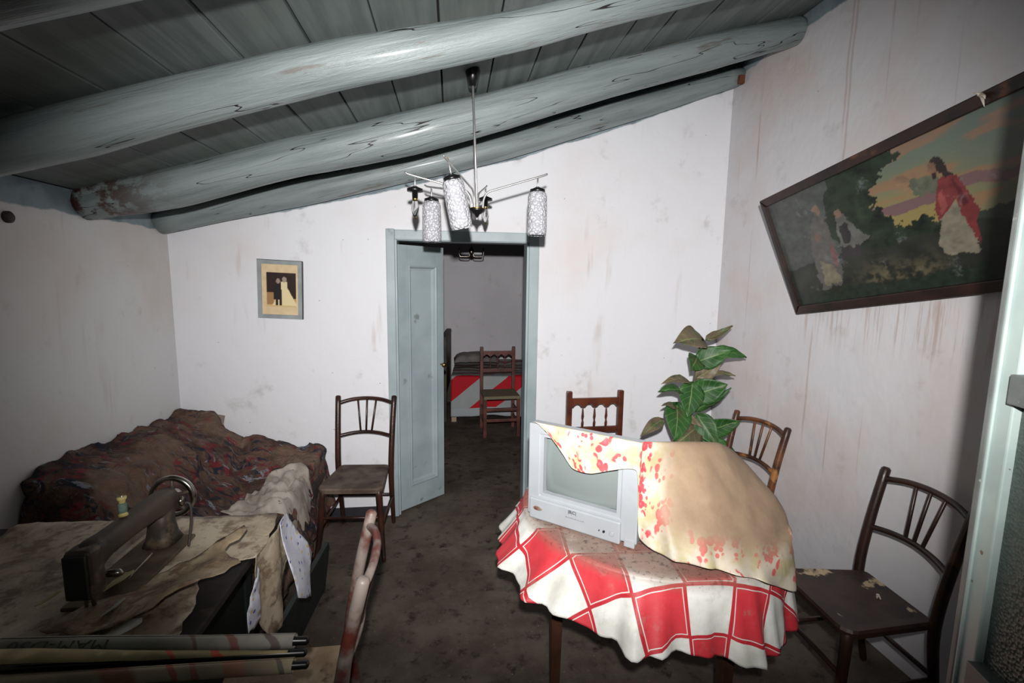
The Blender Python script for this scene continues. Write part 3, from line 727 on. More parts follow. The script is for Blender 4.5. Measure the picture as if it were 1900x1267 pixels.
def leaf(base, tip, wd, dy, droop, face, m):
    bx, bz = base; tx, tz = tip
    A = Vector((bx-1.5, face[1]*.0, bz)); Bt = Vector((tx-1.5, dy, tz)); D = Bt-A; L = D.length; D.normalize()
    nrm = Vector(face).normalized(); nrm = (nrm-D*nrm.dot(D)).normalized(); Sd = D.cross(nrm)
    def f(u, v):
        s = (u-.5)*2; wv = wd*.62*(sin(pi*min(1, v*1.02)**.72))**.8*(1-.15*v)
        if v > .985: wv = .001
        pt = A+D*(L*v)+Sd*(s*wv)+nrm*(droop*sin(pi*v)+.16*wd*abs(s)*(.6)+.012*fbm(v*3+bx*9, s*1.5, bz*7))
        return pt
    me = grid(8, 12, f, lambda u, v: ((u-.5)*2*.5, v))
    o = solid(obj('leaf', me, m, pl, True), .0015, 0); return o
G, Br = m_leafg, m_leafb
LV = [((1.542, 1.346), (1.30, 1.343), .15, -.10, .035, (0, -.75, .65), Br), ((1.56, 1.353), (1.723, 1.439), .05, -.02, -.012, (.1, -.6, .8), Br), ((1.504, 1.21), (1.68, 1.30), .12, -.1, .015, (0, -.9, .4), G), ((1.60, 1.27), (1.804, 1.245), .085, -.06, .03, (0, -.75, .65), G), ((1.51, 1.245), (1.42, 1.175), .11, -.1, .01, (-.2, -1, .1), G),
      ((1.511, 1.105), (1.651, 1.216), .09, -.04, .01, (.3, -.8, .4), Br), ((1.60, 1.125), (1.739, 1.131), .045, -.06, .02, (0, -.5, .8), Br), ((1.475, 1.075), (1.25, 1.09), .07, -.08, .04, (0, -.5, .85), Br), ((1.50, .999), (1.668, 1.09), .14, -.1, .01, (0, -.9, .35), G), ((1.431, 1.02), (1.231, 1.042), .07, -.08, .03, (0, -.55, .8), G),
      ((1.495, 1.085), (1.415, .885), .135, -.1, .01, (-.2, -1, .2), G), ((1.518, .895), (1.703, 1.067), .075, -.08, .0, (.35, -.9, -.1), G), ((1.40, .955), (1.315, .75), .15, -.15, .02, (-.1, -1, .15), G), ((1.40, .925), (1.25, .964), .05, -.1, .01, (0, -.6, .8), Br), ((1.31, .85), (1.115, .783), .07, -.12, .015, (-.1, -.7, .6), Br),
      ((1.53, .88), (1.625, .705), .12, -.12, .01, (-.5, -1, .1), G), ((1.60, .76), (1.76, .866), .11, -.12, .0, (.1, -1, .2), G), ((1.545, .795), (1.285, .70), .13, -.14, .04, (0, -.8, .55), Br), ((1.579, .704), (1.783, .613), .11, -.1, .02, (0, -.8, .5), G), ((1.45, .89), (1.545, .80), .05, -.05, 0, (.2, -.8, .5), Br)]
for l_ in LV: leaf(*l_)
for a, b in (((1.505, 1.03), (1.49, .9)),):
    pass

# ------------------------------------------------------------------ pictures
def paint_mat(name, rough=.35, dirt=0):
    k = NT(name, rough, 0, .5); c = k.attr('paint'); p = k.co()
    c = k.mix(k.ma('MULTIPLY', k.ss(k.noise(p, 6, 8, .75), .56, .72), dirt), c, lin((150, 156, 156)))
    k.col(c); return k.m
def L3(c): return np.array(lin(c)[:3])
PG = [  # listeners, foliage, robed figure: (outline, colour, edge roughness)
    ([(.237, .794), (.262, .687), (.263, .523), (.268, .32), (.25, .15), (.15, .14), (.148, .306), (.155, .517), (.19, .70)], (104, 100, 96), .012),
    ([(.177, .374), (.226, .327), (.252, .179), (.168, .155)], (142, 134, 112), .008), ([(.215, .81), (.24, .83), (.25, .75), (.23, .73)], (136, 110, 94), .006), ([(.185, .60), (.205, .62), (.215, .55), (.195, .53)], (128, 102, 90), .006), ([(.235, .45), (.255, .50), (.265, .40), (.25, .28), (.24, .33)], (128, 92, 88), .006),
    ([(.305, .693), (.337, .672), (.36, .595), (.41, .457), (.365, .42), (.288, .44), (.288, .56)], (112, 112, 106), .008), ([(.306, .60), (.335, .62), (.345, .52), (.33, .46), (.305, .47)], (54, 46, 50), .006), ([(.30, .72), (.325, .735), (.333, .67), (.312, .655)], (140, 112, 96), .005), ([(.29, .44), (.365, .42), (.37, .35), (.28, .36)], (58, 50, 52), .01),
    ([(.594, .752), (.632, .735), (.672, .70), (.655, .59), (.63, .63), (.606, .615), (.592, .66), (.585, .71)], (108, 112, 92), .006), ([(.541, .79), (.568, .797), (.596, .75), (.588, .733), (.561, .746)], (156, 122, 98), .004),
    ([(.663, .668), (.643, .513), (.643, .443), (.617, .29), (.63, .22), (.715, .20), (.724, .381), (.705, .473), (.691, .537), (.657, .476)], (150, 142, 124), .006),
    ([(.669, .69), (.696, .705), (.717, .665), (.732, .589), (.734, .524), (.746, .449), (.73, .381), (.724, .24), (.708, .36), (.70, .48), (.696, .546), (.672, .494), (.641, .445), (.635, .503), (.655, .63)], (138, 58, 58), .004),
    ([(.70, .66), (.718, .60), (.725, .50), (.712, .49), (.705, .57)], (108, 40, 44), .004), ([(.655, .60), (.67, .62), (.672, .52), (.648, .47)], (164, 84, 78), .004),
    ([(.652, .79), (.664, .815), (.672, .774), (.67, .715), (.656, .71), (.650, .752)], (142, 108, 86), .003), ([(.657, .815), (.676, .826), (.695, .793), (.699, .723), (.708, .68), (.688, .69), (.674, .72), (.673, .775), (.664, .80)], (52, 38, 32), .004), ([(.655, .735), (.668, .73), (.664, .695), (.652, .70)], (58, 42, 34), .003)]
TE = [(0, 1.05), (.53, 1.05), (.594, .925), (.512, .88), (.51, .817), (.453, .781), (.458, .633), (.516, .517), (.56, .46), (.62, .50), (.64, .40), (.6, .25), (0, .2)]
def paint_big(u, v):
    n1 = fbm(u*5, v*4, 1); n2 = fbm(u*16, v*10, 3); n3 = fbm(u*46, v*26, 5)
    t = sstep(.45, .95, v)
    c = L3((170, 152, 92))*(1-t)+L3((118, 132, 116))*t
    c = c*(1-.7*sstep(.62, .85, u))+L3((110, 124, 116))*.7*sstep(.62, .85, u)
    m_ = sstep(.0, .3, fbm(u*4+3, v*11, 2)); c = c*(1-.5*m_)+L3((184, 122, 88))*.5*m_
    if .44 < u and abs(v-.615-.02*sin(u*20)-.03*n1) < .035+.02*n2: c = L3((136, 104, 104))
    if v < .44+.05*n2: c = L3((66, 72, 60))*(1+.4*n2)
    if inpoly(u+.02*n2+.018*n3, v+.04*n2+.03*n3, TE): c = L3((40, 52, 34))*(1+.8*n2+.5*n3)
    if u < .27+.06*n1+.02*n2: c = L3((84, 88, 84))*(1+.35*n2+.2*n3)
    if v < .36+.06*n1: c = L3((50, 52, 44))*(1+.5*n2)
    pm = sstep(.15, .0, abs(v-.17-.06*n1))*sstep(.20, .05, abs(u-.47-.05*n2))*sstep(-.5, .4, n2+n3)
    c = c*(1-.75*pm)+L3((122, 112, 84))*.75*pm*(1+.3*n3)
    if v < .12+.05*n2: c = L3((44, 54, 44))*(1+.5*n3)
    for P, col, rg in PG:
        if inpoly(u+rg*n3*1.2, v+rg*n3*2.2, P): c = L3(col)*(1+.3*n2+.25*n3)
    return np.maximum(c*.60, 0)
PW, PH = 1.36, .672
bl = Vector((1.945, 2.43, 1.536)); uu = Vector((0, -.989, .149)).normalized()
lean = radians(18.5); inw = Vector((0, .149, .989)).normalized(); vv_ = inw*cos(lean)+Vector((-1, 0, 0))*sin(lean); nn = uu.cross(vv_)   # faces into the room
if nn.x > 0: nn = -nn
PM = Matrix(((uu.x, vv_.x, nn.x, bl.x), (uu.y, vv_.y, nn.y, bl.y), (uu.z, vv_.z, nn.z, bl.z), (0, 0, 0, 1)))
pb = bpy.data.objects.new('framed_painting', None); COL.objects.link(pb); pb.matrix_world = PM
tag(pb, 'large dark-framed religious print with a red-robed figure leaning off right wall', 'painting')
m_pf = wood('dark_picture_frame', (48, 28, 22), (26, 18, 16), .4, (84, 52, 36), (.62, .7), 8)
fw = .045
def frame_bar(pts, z0, z1, m, parent, nm='frame_bar'):
    bm = B(); a = [bm.verts.new((x, y, z0)) for x, y in pts]; b = [bm.verts.new((x, y, z1)) for x, y in pts]
    bm.faces.new(a); bm.faces.new(b[::-1])
    for i in range(4): bm.faces.new((a[i], a[(i+1) % 4], b[(i+1) % 4], b[i]))
    return bevel(obj(nm, bm, m, parent), .004)
frame_bar([(0, 0), (PW, 0), (PW-fw, fw), (fw, fw)], -.018, .018, m_pf, pb); frame_bar([(0, PH), (fw, PH-fw), (PW-fw, PH-fw), (PW, PH)], -.018, .018, m_pf, pb)
frame_bar([(0, 0), (fw*.7, fw), (fw*.7, PH-fw), (0, PH)], -.018, .018, m_pf, pb); frame_bar([(PW, 0), (PW, PH), (PW-fw, PH-fw), (PW-fw, fw)], -.018, .018, m_pf, pb)
nu, nv = 260, 130
me = grid(nu, nv, lambda u, v: (.025+(PW-.05)*u, .03+(PH-.06)*v, -.002)); cols = []
for j in range(nv+1):
    for i in range(nu+1):
        c = np.clip(paint_big(i/nu, j/nv), 0, 1); cols.append((*c, 1))
colattr(me, cols); obj('canvas_print', me, paint_mat('old_print', .3, .35), pb)
obj('backing_board', bbox((.01, .01, -.016), (PW-.01, PH-.01, -.006)), m_dark, pb)
m_cob = mat('pale_cobweb', (214, 204, 192), (176, 160, 146), 30, .95)
def wisp(name, label, loc, size, seed, n=5, group=None):
    t = thing(name, label, 'cobweb', loc); rnd = random.Random(seed)
    for i in range(n):
        d = Vector((rnd.uniform(-.4, .4), rnd.uniform(-.5, .5), rnd.uniform(-1, .6)))*size
        bm = B(); tube(bm, [Vector((0, 0, 0)), d*.5+Vector((rnd.uniform(-1, 1), rnd.uniform(-1, 1), 0))*size*.15, d], [size*.12, size*.08, size*.02], 6, 3); obj('strand', bm, m_cob, t, True)
    return t
wisp('cobweb', 'small white cobweb tuft on the top frame of the painting', PM @ Vector((1.12, PH-.01, .022)), .055, 4)
wisp('cobweb', 'thin white thread tuft lying on the blackened chair seat', (1.70, 1.545, .462), .035, 9, 4)

sp = thing('framed_photograph', 'small grey-framed sepia wedding photograph on the back wall', 'photograph', (-1.128, YB-.012, 1.62))
sp.rotation_euler = (radians(2), radians(2.2), 0)
m_sf = mat('grey_frame', (150, 156, 156), (134, 140, 142), 10, .5); m_sfd = mat('dark_frame_edge', (44, 44, 50), rough=.5)
FWd, FH = .279, .382
def fb(pts, y0, y1, m, nm):
    bm = B(); a = [bm.verts.new((x, y0, z)) for x, z in pts]; b = [bm.verts.new((x, y1, z)) for x, z in pts]
    bm.faces.new(a); bm.faces.new(b[::-1])
    for i in range(4): bm.faces.new((a[i], a[(i+1) % 4], b[(i+1) % 4], b[i]))
    return obj(nm, bm, m, sp)
hw, hh, q = FWd/2, FH/2, .026
for P in ([(-hw, -hh), (hw, -hh), (hw-q, -hh+q), (-hw+q, -hh+q)], [(-hw, hh), (-hw+q, hh-q), (hw-q, hh-q), (hw, hh)], [(-hw, -hh), (-hw+q, -hh+q), (-hw+q, hh-q), (-hw, hh)], [(hw, -hh), (hw, hh), (hw-q, hh-q), (hw-q, -hh+q)]): fb(P, -.012, .008, m_sf, 'frame_bar')
obj('edge_strip', bbox((hw, -.013, -hh), (hw+.004, .008, hh)), m_sfd, sp); obj('edge_strip', bbox((-hw, -.013, hh), (hw, .008, hh+.003)), m_sfd, sp)
def paint_small(u, v):
    c = L3((214, 190, 152))*(1+.1*fbm(u*8, v*9))
    if .14 < u < .93 and .17 < v < .83:
        c = L3((44, 28, 24))
        if v < .33: c = L3((186, 146, 92))
        if v < .45 and u < .33: c = L3((160, 122, 78))
        if v < .21: c = L3((204, 176, 122))
        x = (u-.62)/(.09+.75*max(0, .52-v)); 
        if abs(x) < 1 and .19 < v < .53: c = L3((226, 206, 160))
        if .33 < u < .55 and .30 < v < .60: c = L3((34, 26, 28))
        if (.375 < u < .44 or .47 < u < .535) and .19 < v < .35: c = L3((34, 26, 28))
        if .53 < u < .70 and .50 < v < .66: c = L3((222, 204, 164))
        if ((u-.45)/.055)**2+((v-.665)/.05)**2 < 1: c = L3((150, 132, 122))
        if ((u-.615)/.06)**2+((v-.70)/.052)**2 < 1: c = L3((154, 140, 130))
    return c
me = grid(60, 80, lambda u, v: (-hw+.022+(FWd-.044)*u, -.006, -hh+.022+(FH-.044)*v)); colattr(me, [(*np.clip(paint_small(i/60, j/80), 0, 1), 1) for j in range(81) for i in range(61)])
obj('photo_print', me, paint_mat('sepia_print', .4), sp)

# ------------------------------------------------------------------ sofa heap in the left corner
k = NT('crumpled_dark_cloth', .8, 0, .3); p = k.co()
c = k.mix(k.ss(k.noise(p, 4, 6, .6, .8), .38, .62), lin((112, 86, 72)), lin((62, 46, 41)))
c = k.mix(k.ss(k.noise(p, 7, 6, .65, 1.5), .52, .60), c, lin((118, 44, 46)))
c = k.mix(k.ss(k.noise(k.co(scale=(1, 2.2, 1), rot=(0, 0, .7)), 7, 6, .7, 1.2), .52, .59), c, lin((38, 42, 54)))
c = k.mix(k.ss(k.noise(k.co(scale=(1, 3, 1), rot=(0, 0, .6)), 9, 6, .7, 1.0), .58, .65), c, lin((138, 140, 150)))
c = k.mix(k.ma('MULTIPLY', k.ss(k.noise(p, 2.6, 5, .6), .49, .60), .8), c, lin((122, 100, 84)))
k.col(c); k.bump(k.noise(p, 9, 7, .6, 1.6), 1.0, .05); m_heap = k.m
HX0, HX1, HY0, HY1 = -1.795, -.825, 2.02, 3.285
def heap_z(x, y):
    sx = (x-HX0)/(HX1-HX0); sy = (y-HY0)/(HY1-HY0)
    h = .43
    h += np.interp(y, [2.0, 2.2, 2.45, 2.8, 3.1, 3.3], [.36, .42, .44, .40, .38, .36])*(1-sstep(.10, .72, sx+.10*nz(y*3, 3)))
    back = sstep(.52, .95, sy)
    h = max(h, .43+back*np.interp(x, [-1.8, -1.55, -1.45, -1.28, -1.05, -.82], [.38, .35, .15, .19, .12, .08]))
    h += .045*fbm(x*3.2, y*3.2, 2)+.030*mnoise.ridged_multi_fractal(Vector((x*5+.8*fbm(x*3, y*3), y*4, 1)), 1, 2, 4, 1, 2)-.035
    e = min(sstep(0, .10, (HX1-x)), sstep(-.0, .12, (y-HY0)))
    return .13+(h-.13)*(e**.55)
NX = 100
so = thing('sofa', 'sagging sofa under dark crumpled blankets in the left corner', 'sofa', (-1.3, 2.67, 0))
def hp(u, v):
    x = HX0+(HX1-HX0)*(1-(1-u)**1.5); y = HY0+(HY1-HY0)*(v**1.25)
    # crumple sideways too
    z = heap_z(x, y); a = .040
    dx = a*fbm(x*5, y*5, z*6+3) if .02 < u < .97 else 0; dyy = a*fbm(x*5+7, y*5, z*6) if .02 < v < .97 else 0
    if u >= .97: dx = .035*fbm(y*4, 3, 1)
    return (x+dx+1.3, y+dyy-2.67, z)
o = obj('crumpled_blanket', grid(NX, NX, hp), m_heap, so, True); solid(o, .006, -1)
m_sofa = mat('dark_sofa_cloth', (58, 44, 40), (40, 30, 28), 6, .9, 0, .4, 20)
obj('seat_base', bbox((HX0+1.3+.02, HY0-2.67+.05, .12), (HX1-1.3+2.6-.05, HY1-2.67-.02, .38), .03), m_sofa, so)
for x in (-.44, .42):
    for y in (-.5, .52): obj('foot', bbox((x-.025, y-.025, 0), (x+.025, y+.025, .13), .004), m_tw, so)
# paler cloth and cardboard on the sofa
k = NT('grey_rag', .9, 0, .2); p = k.co()
c = k.mix(k.ss(k.noise(p, 7, 6), .4, .65), lin((176, 166, 156)), lin((140, 128, 118))); c = k.mix(k.ss(k.noise(p, 20, 6, .7), .6, .68), c, lin((92, 80, 72)))
k.col(c); k.bump(k.noise(p, 18, 6), .5, .01); m_rag = k.m
PR = [(-1.18, 2.44), (-1.16, 2.70), (-1.10, 2.90), (-1.02, 3.02), (-.93, 3.0), (-.87, 2.93), (-.845, 2.75), (-.86, 2.56), (-.95, 2.46)]
def ragf(x, y):
    d = .026+.030*abs(fbm(x*9+y*3, y*6, 9))+.014*sin(30*(x*.8+y*.6)+7*nz(x*5, y*5))+.010*sin(52*(x*.5-y*.5)+6*nz(x*6, y*6, 3))
    return (x, y, heap_z(x, y)+d)
o = obj('grey_rag', sheet(PR, ragf, .011, (.03, .006), 5), m_rag, None, True); solid(o, .004, 1); tag(o, 'pale grey crumpled rag lying on the sofa end', 'rag')
m_card = mat('grey_brown_cardboard', (150, 136, 126), (132, 118, 108), 5, .9)
Mx = Matrix.Translation((-1.655, 3.255, .56)) @ Matrix.Rotation(radians(-8), 4, 'X') @ Matrix.Rotation(radians(10), 4, 'Y')
tag(obj('cardboard_sheet', bbox((-.10, -.006, -.2), (.095, .006, .235), .002, Mx), m_card), 'grey-brown cardboard sheet tucked behind the sofa blankets', 'cardboard')

# ------------------------------------------------------------------ sewing table with torn oilcloth
m_green = mat('dark_green_paint', (38, 48, 42), (28, 34, 32), 8, .6, 0, .2, 20, .4, None, .35, .65, 0, (70, 66, 58), 14, (.66, .74))
m_stw = wood('dark_sewing_table_wood', (36, 27, 23), (24, 18, 16), .7, (52, 40, 33), (.62, .72), 10)
st = thing('sewing_table', 'dark wooden sewing table under torn dirty oilcloth', 'table', (-1.2, 1.45, 0))
obj('tabletop', bbox((-.52, -.47, .722), (.52, .43, .748), .005), m_stw, st)
obj('cabinet_side', bbox((.37, -.42, .12), (.40, .38, .722), .003), m_green, st); obj('cabinet_side', bbox((-.47, -.42, .12), (-.44, .38, .722), .003), m_green, st)
obj('back_panel', bbox((-.44, .35, .12), (.37, .38, .722), .003), m_green, st)
obj('drawer', bbox((.33, -.35, .58), (.41, -.05, .715), .004), m_stw, st)
for x in (-.455, .385):
    for y in (-.40, .36): obj('leg', bbox((x-.025, y-.025, 0), (x+.025, y+.025, .72), .004), m_green, st)
Mx = Matrix.Translation((-.715, 2.10, .14)) @ Matrix.Rotation(radians(-3), 4, 'Z') @ Matrix.Rotation(radians(6), 4, 'Y')
tag(obj('painted_board', bbox((-.012, -.36, -.138), (.012, .40, .138), .003, Mx), m_green), 'dark green painted board on edge between sofa and sewing table', 'board')

def oil_mat(name, a, b, d, flowers=False, dirtf=.8):
    k = NT(name, .6, 0, .35); p = k.co()
    c = k.mix(k.ss(k.noise(p, 5, 6, .65, .5), .36, .62), lin(a), lin(b))
    if flowers:
        v = k.attr('flat', 'Vector')
        vd = k.n('ShaderNodeTexVoronoi'); k.put(vd.inputs['Vector'], v); vd.inputs['Scale'].default_value = 34
        dot = k.ss(vd.outputs[0], .26, .16); which = k.sep(vd.outputs['Color'])[0]
        c = k.mix(dot, c, k.mix(k.ma('GREATER_THAN', which, .5), lin((70, 80, 170)), lin((220, 180, 40))))
        s = k.sep(v); g = k.ma('MINIMUM', k.ma('FRACT', k.ma('MULTIPLY', s[0], 55.0)), k.ma('FRACT', k.ma('MULTIPLY', s[1], 55.0)))
        c = k.mix(k.ma('MULTIPLY', k.ss(g, .10, .04), .35), c, lin((180, 186, 210)))
    c = k.mix(k.ma('MULTIPLY', k.ss(k.noise(p, 13, 7, .7), .47, .62), dirtf), c, lin(d))
    c = k.mix(k.ma('MULTIPLY', k.ss(k.noise(p, 6, 7, .75, .8), .56, .66), dirtf*.8), c, lin(tuple(int(q*.72) for q in d)))
    k.col(c); k.bump(k.noise(p, 20, 6), .4, .006); return k.m
m_oil = oil_mat('dirty_oilcloth', (196, 182, 160), (164, 148, 126), (108, 86, 68))
m_oil2 = oil_mat('brown_stained_paper', (186, 168, 140), (150, 130, 104), (104, 74, 56))
m_oilw = oil_mat('flowered_white_oilcloth', (226, 228, 238), (208, 210, 222), (150, 146, 146), True, .25)
oc = thing('torn_oilcloth', 'dirty torn oilcloth spread over the sewing table with hanging corners', 'oilcloth', (-1.1, 1.45, .75))
def off(f): return lambda x, y: tuple(Vector(f(x, y))-Vector((-1.1, 1.45, .75)))
PA = [(-1.62, 1.88), (-1.10, 1.885), (-.70, 1.885), (-.665, 1.75), (-.665, 1.58), (-.72, 1.56), (-.80, 1.50), (-.75, 1.38), (-.72, 1.25), (-.74, 1.12), (-.70, 1.0), (-.85, .99), (-1.2, 1.0), (-1.28, 1.25), (-1.4, 1.4), (-1.62, 1.5)]
o = obj('main_sheet', sheet(PA, off(lambda x, y: (x, y, .753+.006*(fbm(x*6, y*6)+.7)+.004*sin(y*20+3*x))), .03, (.03, .008), 11), m_oil, oc, True); solid(o, .002, 1)
# curled brown sheet in the middle
PB = [(-1.02, 1.40), (-.95, 1.48), (-.84, 1.53), (-.76, 1.60), (-.725, 1.66), (-.705, 1.60), (-.735, 1.53), (-.70, 1.49), (-.655, 1.46), (-.70, 1.38), (-.76, 1.32), (-.80, 1.27), (-.86, 1.235), (-.97, 1.225), (-1.06, 1.25), (-1.03, 1.32)]
o = obj('curled_sheet', sheet(PB, off(lambda x, y: (x, y, .772+.05*sstep(-.95, -.70, x)+.012*fbm(x*8, y*8, 4)+.01*sin((y-1.2)*18))), .022, (.025, .009), 12), m_oil2, oc, True); solid(o, .002, 1)
# flap hanging over the right edge, and the clean flowered corner beside it
def flapA(y, z): return (-.660+.012*sin(y*30)+.01*fbm(y*9, z*9), y, z)
o = obj('hanging_flap', sheet([(1.885, .757), (1.88, .60), (1.80, .44), (1.74, .37), (1.66, .40), (1.60, .50), (1.54, .57), (1.56, .68), (1.58, .757)], off(flapA), .025, (.025, .006), 13), m_oil, oc, True); solid(o, .002, 1)
def flapB(y, z): return (-.648+.045*sstep(.75, .45, z)+.012*sin(y*16+z*9), y, z)
o = obj('flowered_corner', sheet([(1.79, .765), (1.86, .77), (2.0, .56), (2.02, .50), (1.92, .36), (1.80, .44), (1.76, .47), (1.755, .60)], off(flapB), .02, (.04, .003), 14), m_oilw, oc, True); solid(o, .002, 1)
def flapC(y, z): return (-.645+.02*fbm(y*11, z*7), y, z)
o = obj('torn_strip', sheet([(1.50, .72), (1.57, .73), (1.575, .64), (1.54, .56), (1.50, .55), (1.455, .57), (1.47, .63)], off(flapC), .02, (.02, .006), 15), m_oilw, oc, True); solid(o, .002, 1)
# small white torn scraps
scraps = [((-.955, 1.475), .035, 'white torn paper scrap standing beside the sewing machine pillar', .03), ((-.93, 1.315), .03, 'white torn paper scrap at the needle of the sewing machine', .012), ((-.85, 1.23), .05, 'pale torn paper scrap lying above the rolled paper sheets', .01), ((-1.13, 1.375), .03, 'yellowish torn paper scrap left of the needle', .012), ((-.985, 1.435), .05, 'yellowed torn paper piece under the sewing machine arm', .02)]
m_pap = mat('white_scrap_paper', (206, 204, 196), (176, 170, 156), 14, .9); m_pap2 = mat('yellow_scrap_paper', (190, 178, 128), (160, 148, 104), 14, .9)
for i, ((x, y), r, lab, h) in enumerate(scraps):
    P = [(x+r*(.7+.5*random.random())*cos(a), y+r*(.6+.5*random.random())*sin(a)) for a in np.linspace(0, 2*pi, 8)[:-1]]
    o = obj('paper_scrap', sheet(P, (lambda x0, h0: lambda a, b: (a, b, .776+h0*(1+1.3*(a-x0)/r)+.004*nz(a*30, b*30)))(x, h), .012, (.012, .003), 30+i), m_pap2 if i > 2 else m_pap); solid(o, .0012, 1)
    tag(o, lab, 'paper scrap', 'torn paper scraps on the sewing table')

# ------------------------------------------------------------------ sewing machine
m_iron = mat('dusty_black_iron', (74, 63, 53), (52, 46, 41), 9, .55, .1, .1, 30, .5, None, .4, .7, 0, (104, 88, 70), 14, (.56, .68))
m_face = mat('grey_face_plate', (58, 62, 56), (44, 48, 44), 12, .45, .5, .2, 30)
m_chr = mat('tarnished_chrome', (176, 170, 160), (130, 122, 112), 12, .25, 1)
sm = thing('sewing_machine', 'old black sewing machine with chrome handwheel on the torn oilcloth', 'sewing machine', (-1.0, 1.56, .764), radians(0))
# local y runs along the arm: needle at -.21, wheel at +.20
obj('bed_plate', bbox((-.08, -.22, 0), (.08, .16, .012), .004, None, 3), mat('dusty_bed_plate', (98, 84, 66), (70, 58, 46), 12, .8), sm)
bm = B()
secs = [(-.235, .150, .030, .045), (-.20, .155, .032, .046), (-.15, .160, .030, .036), (-.05, .160, .031, .034), (.05, .158, .034, .037), (.10, .150, .037, .045), (.155, .145, .036, .046), (.17, .145, .028, .034)]
rings = []
for y, z, a, b in secs:
    rings.append([bm.verts.new((a*math.copysign(abs(cos(t))**.7, cos(t)), y, z+b*math.copysign(abs(sin(t))**.7, sin(t)))) for t in np.linspace(0, 2*pi, 21)[:-1]])
for i in range(len(rings)-1):
    for q in range(20): bm.faces.new((rings[i][q], rings[i][(q+1) % 20], rings[i+1][(q+1) % 20], rings[i+1][q]))
bm.faces.new(rings[0][::-1]); bm.faces.new(rings[-1]); obj('arm', bm, m_iron, sm, True)
bm = B()
secs = [(.018, .052, .058), (.04, .042, .046), (.08, .035, .040), (.15, .036, .042)]; rings = []
for z, a, b in secs: rings.append([bm.verts.new((a*math.copysign(abs(cos(t))**.7, cos(t)), .11+b*math.copysign(abs(sin(t))**.7, sin(t)), z)) for t in np.linspace(0, 2*pi, 21)[:-1]])
for i in range(len(rings)-1):
    for q in range(20): bm.faces.new((rings[i][q], rings[i][(q+1) % 20], rings[i+1][(q+1) % 20], rings[i+1][q]))
bm.faces.new(rings[0][::-1]); bm.faces.new(rings[-1]); obj('pillar', bm, m_iron, sm, True)
hd = obj('head', bbox((-.034, -.258, .050), (.034, -.195, .195), .020, None, 4), m_iron, sm)
obj('face_plate', bbox((-.028, -.266, .062), (.028, -.254, .186), .0055, None, 2), m_face, hd)
for x, r, z0, z1 in ((-.008, .0045, .004, .06), (.012, .0055, .014, .06)):
    bm = B(); tube(bm, [(x, -.225, z0), (x, -.225, z1)], r, 8); obj('needle_bar', bm, m_chr, sm, True)
obj('presser_foot', bbox((.002, -.245, .009), (.022, -.21, .016), .002), m_chr, sm)
bm = B(); tube(bm, [(.03, -.19, .09), (.055, -.185, .088), (.062, -.185, .085)], [.010, .012, .006], 10); obj('tension_knob', bm, m_chr, sm, True)
bm = B()
for i in range(40):
    pass
prof = [(.064, -.011), (.076, -.011), (.079, -.004), (.079, .004), (.076, .011), (.064, .011), (.061, 0)]
WM = Matrix.Translation((-.012, .205, .135)) @ Matrix.Rotation(pi/2, 4, 'X')
lathe(bm, prof, 40, WM, True); wh = obj('handwheel', bm, m_chr, sm, True)
for i in range(5):
    a = 2*pi*i/5+.3; bm = B(); tube(bm, [(.014*cos(a), .014*sin(a), 0), (.064*cos(a), .064*sin(a), 0)], [.009, .006], 8); bmesh.ops.transform(bm, matrix=WM, verts=bm.verts); obj('spoke', bm, m_iron, wh, True)
bm = B(); lathe(bm, [(.022, -.02), (.024, .0), (.02, .024), (.004, .03)], 18, WM); obj('wheel_hub', bm, m_chr, wh, True)
bm = B(); tube(bm, [(.038, .16, .125), (.058, .175, .12), (.075, .15, .08), (.092, .09, .004)], [.005, .005, .0045, .004], 8, 4); obj('winder_rod', bm, m_iron, sm, True)
bm = B(); lathe(bm, [(.012, -.006), (.016, 0), (.012, .006), (.002, .006)], 16, Matrix.Translation((.048, .15, .142)) @ Matrix.Rotation(pi/2, 4, 'Y')); obj('bobbin_winder', bm, m_chr, sm, True)
bm = B(); tube(bm, [(-.004, -.06, .19), (-.004, -.06, .262)], .0025, 6); obj('spool_pin', bm, m_chr, sm, True)
ts = thing('thread_spool', 'yellow wooden spool with green thread on top of the sewing machine', 'spool', (-1.004, 1.50, .9615), 0); ts.rotation_euler = (radians(-4), radians(-3), 0)
bm = B(); lathe(bm, [(.003, 0), (.0125, 0), (.0125, .006), (.0085, .011), (.0085, .048), (.0125, .053), (.0125, .06), (.003, .06)], 18); obj('spool_body', bm, mat('yellow_spool_wood', (206, 190, 122), (186, 168, 104), 20, .6), ts, True)
bm = B(); lathe(bm, [(.0088, .011), (.0112, .014), (.0112, .038), (.0088, .041)], 18, None, True); obj('green_thread', bm, mat('green_thread', (116, 142, 128), (90, 116, 104), 60, .8), ts, True)

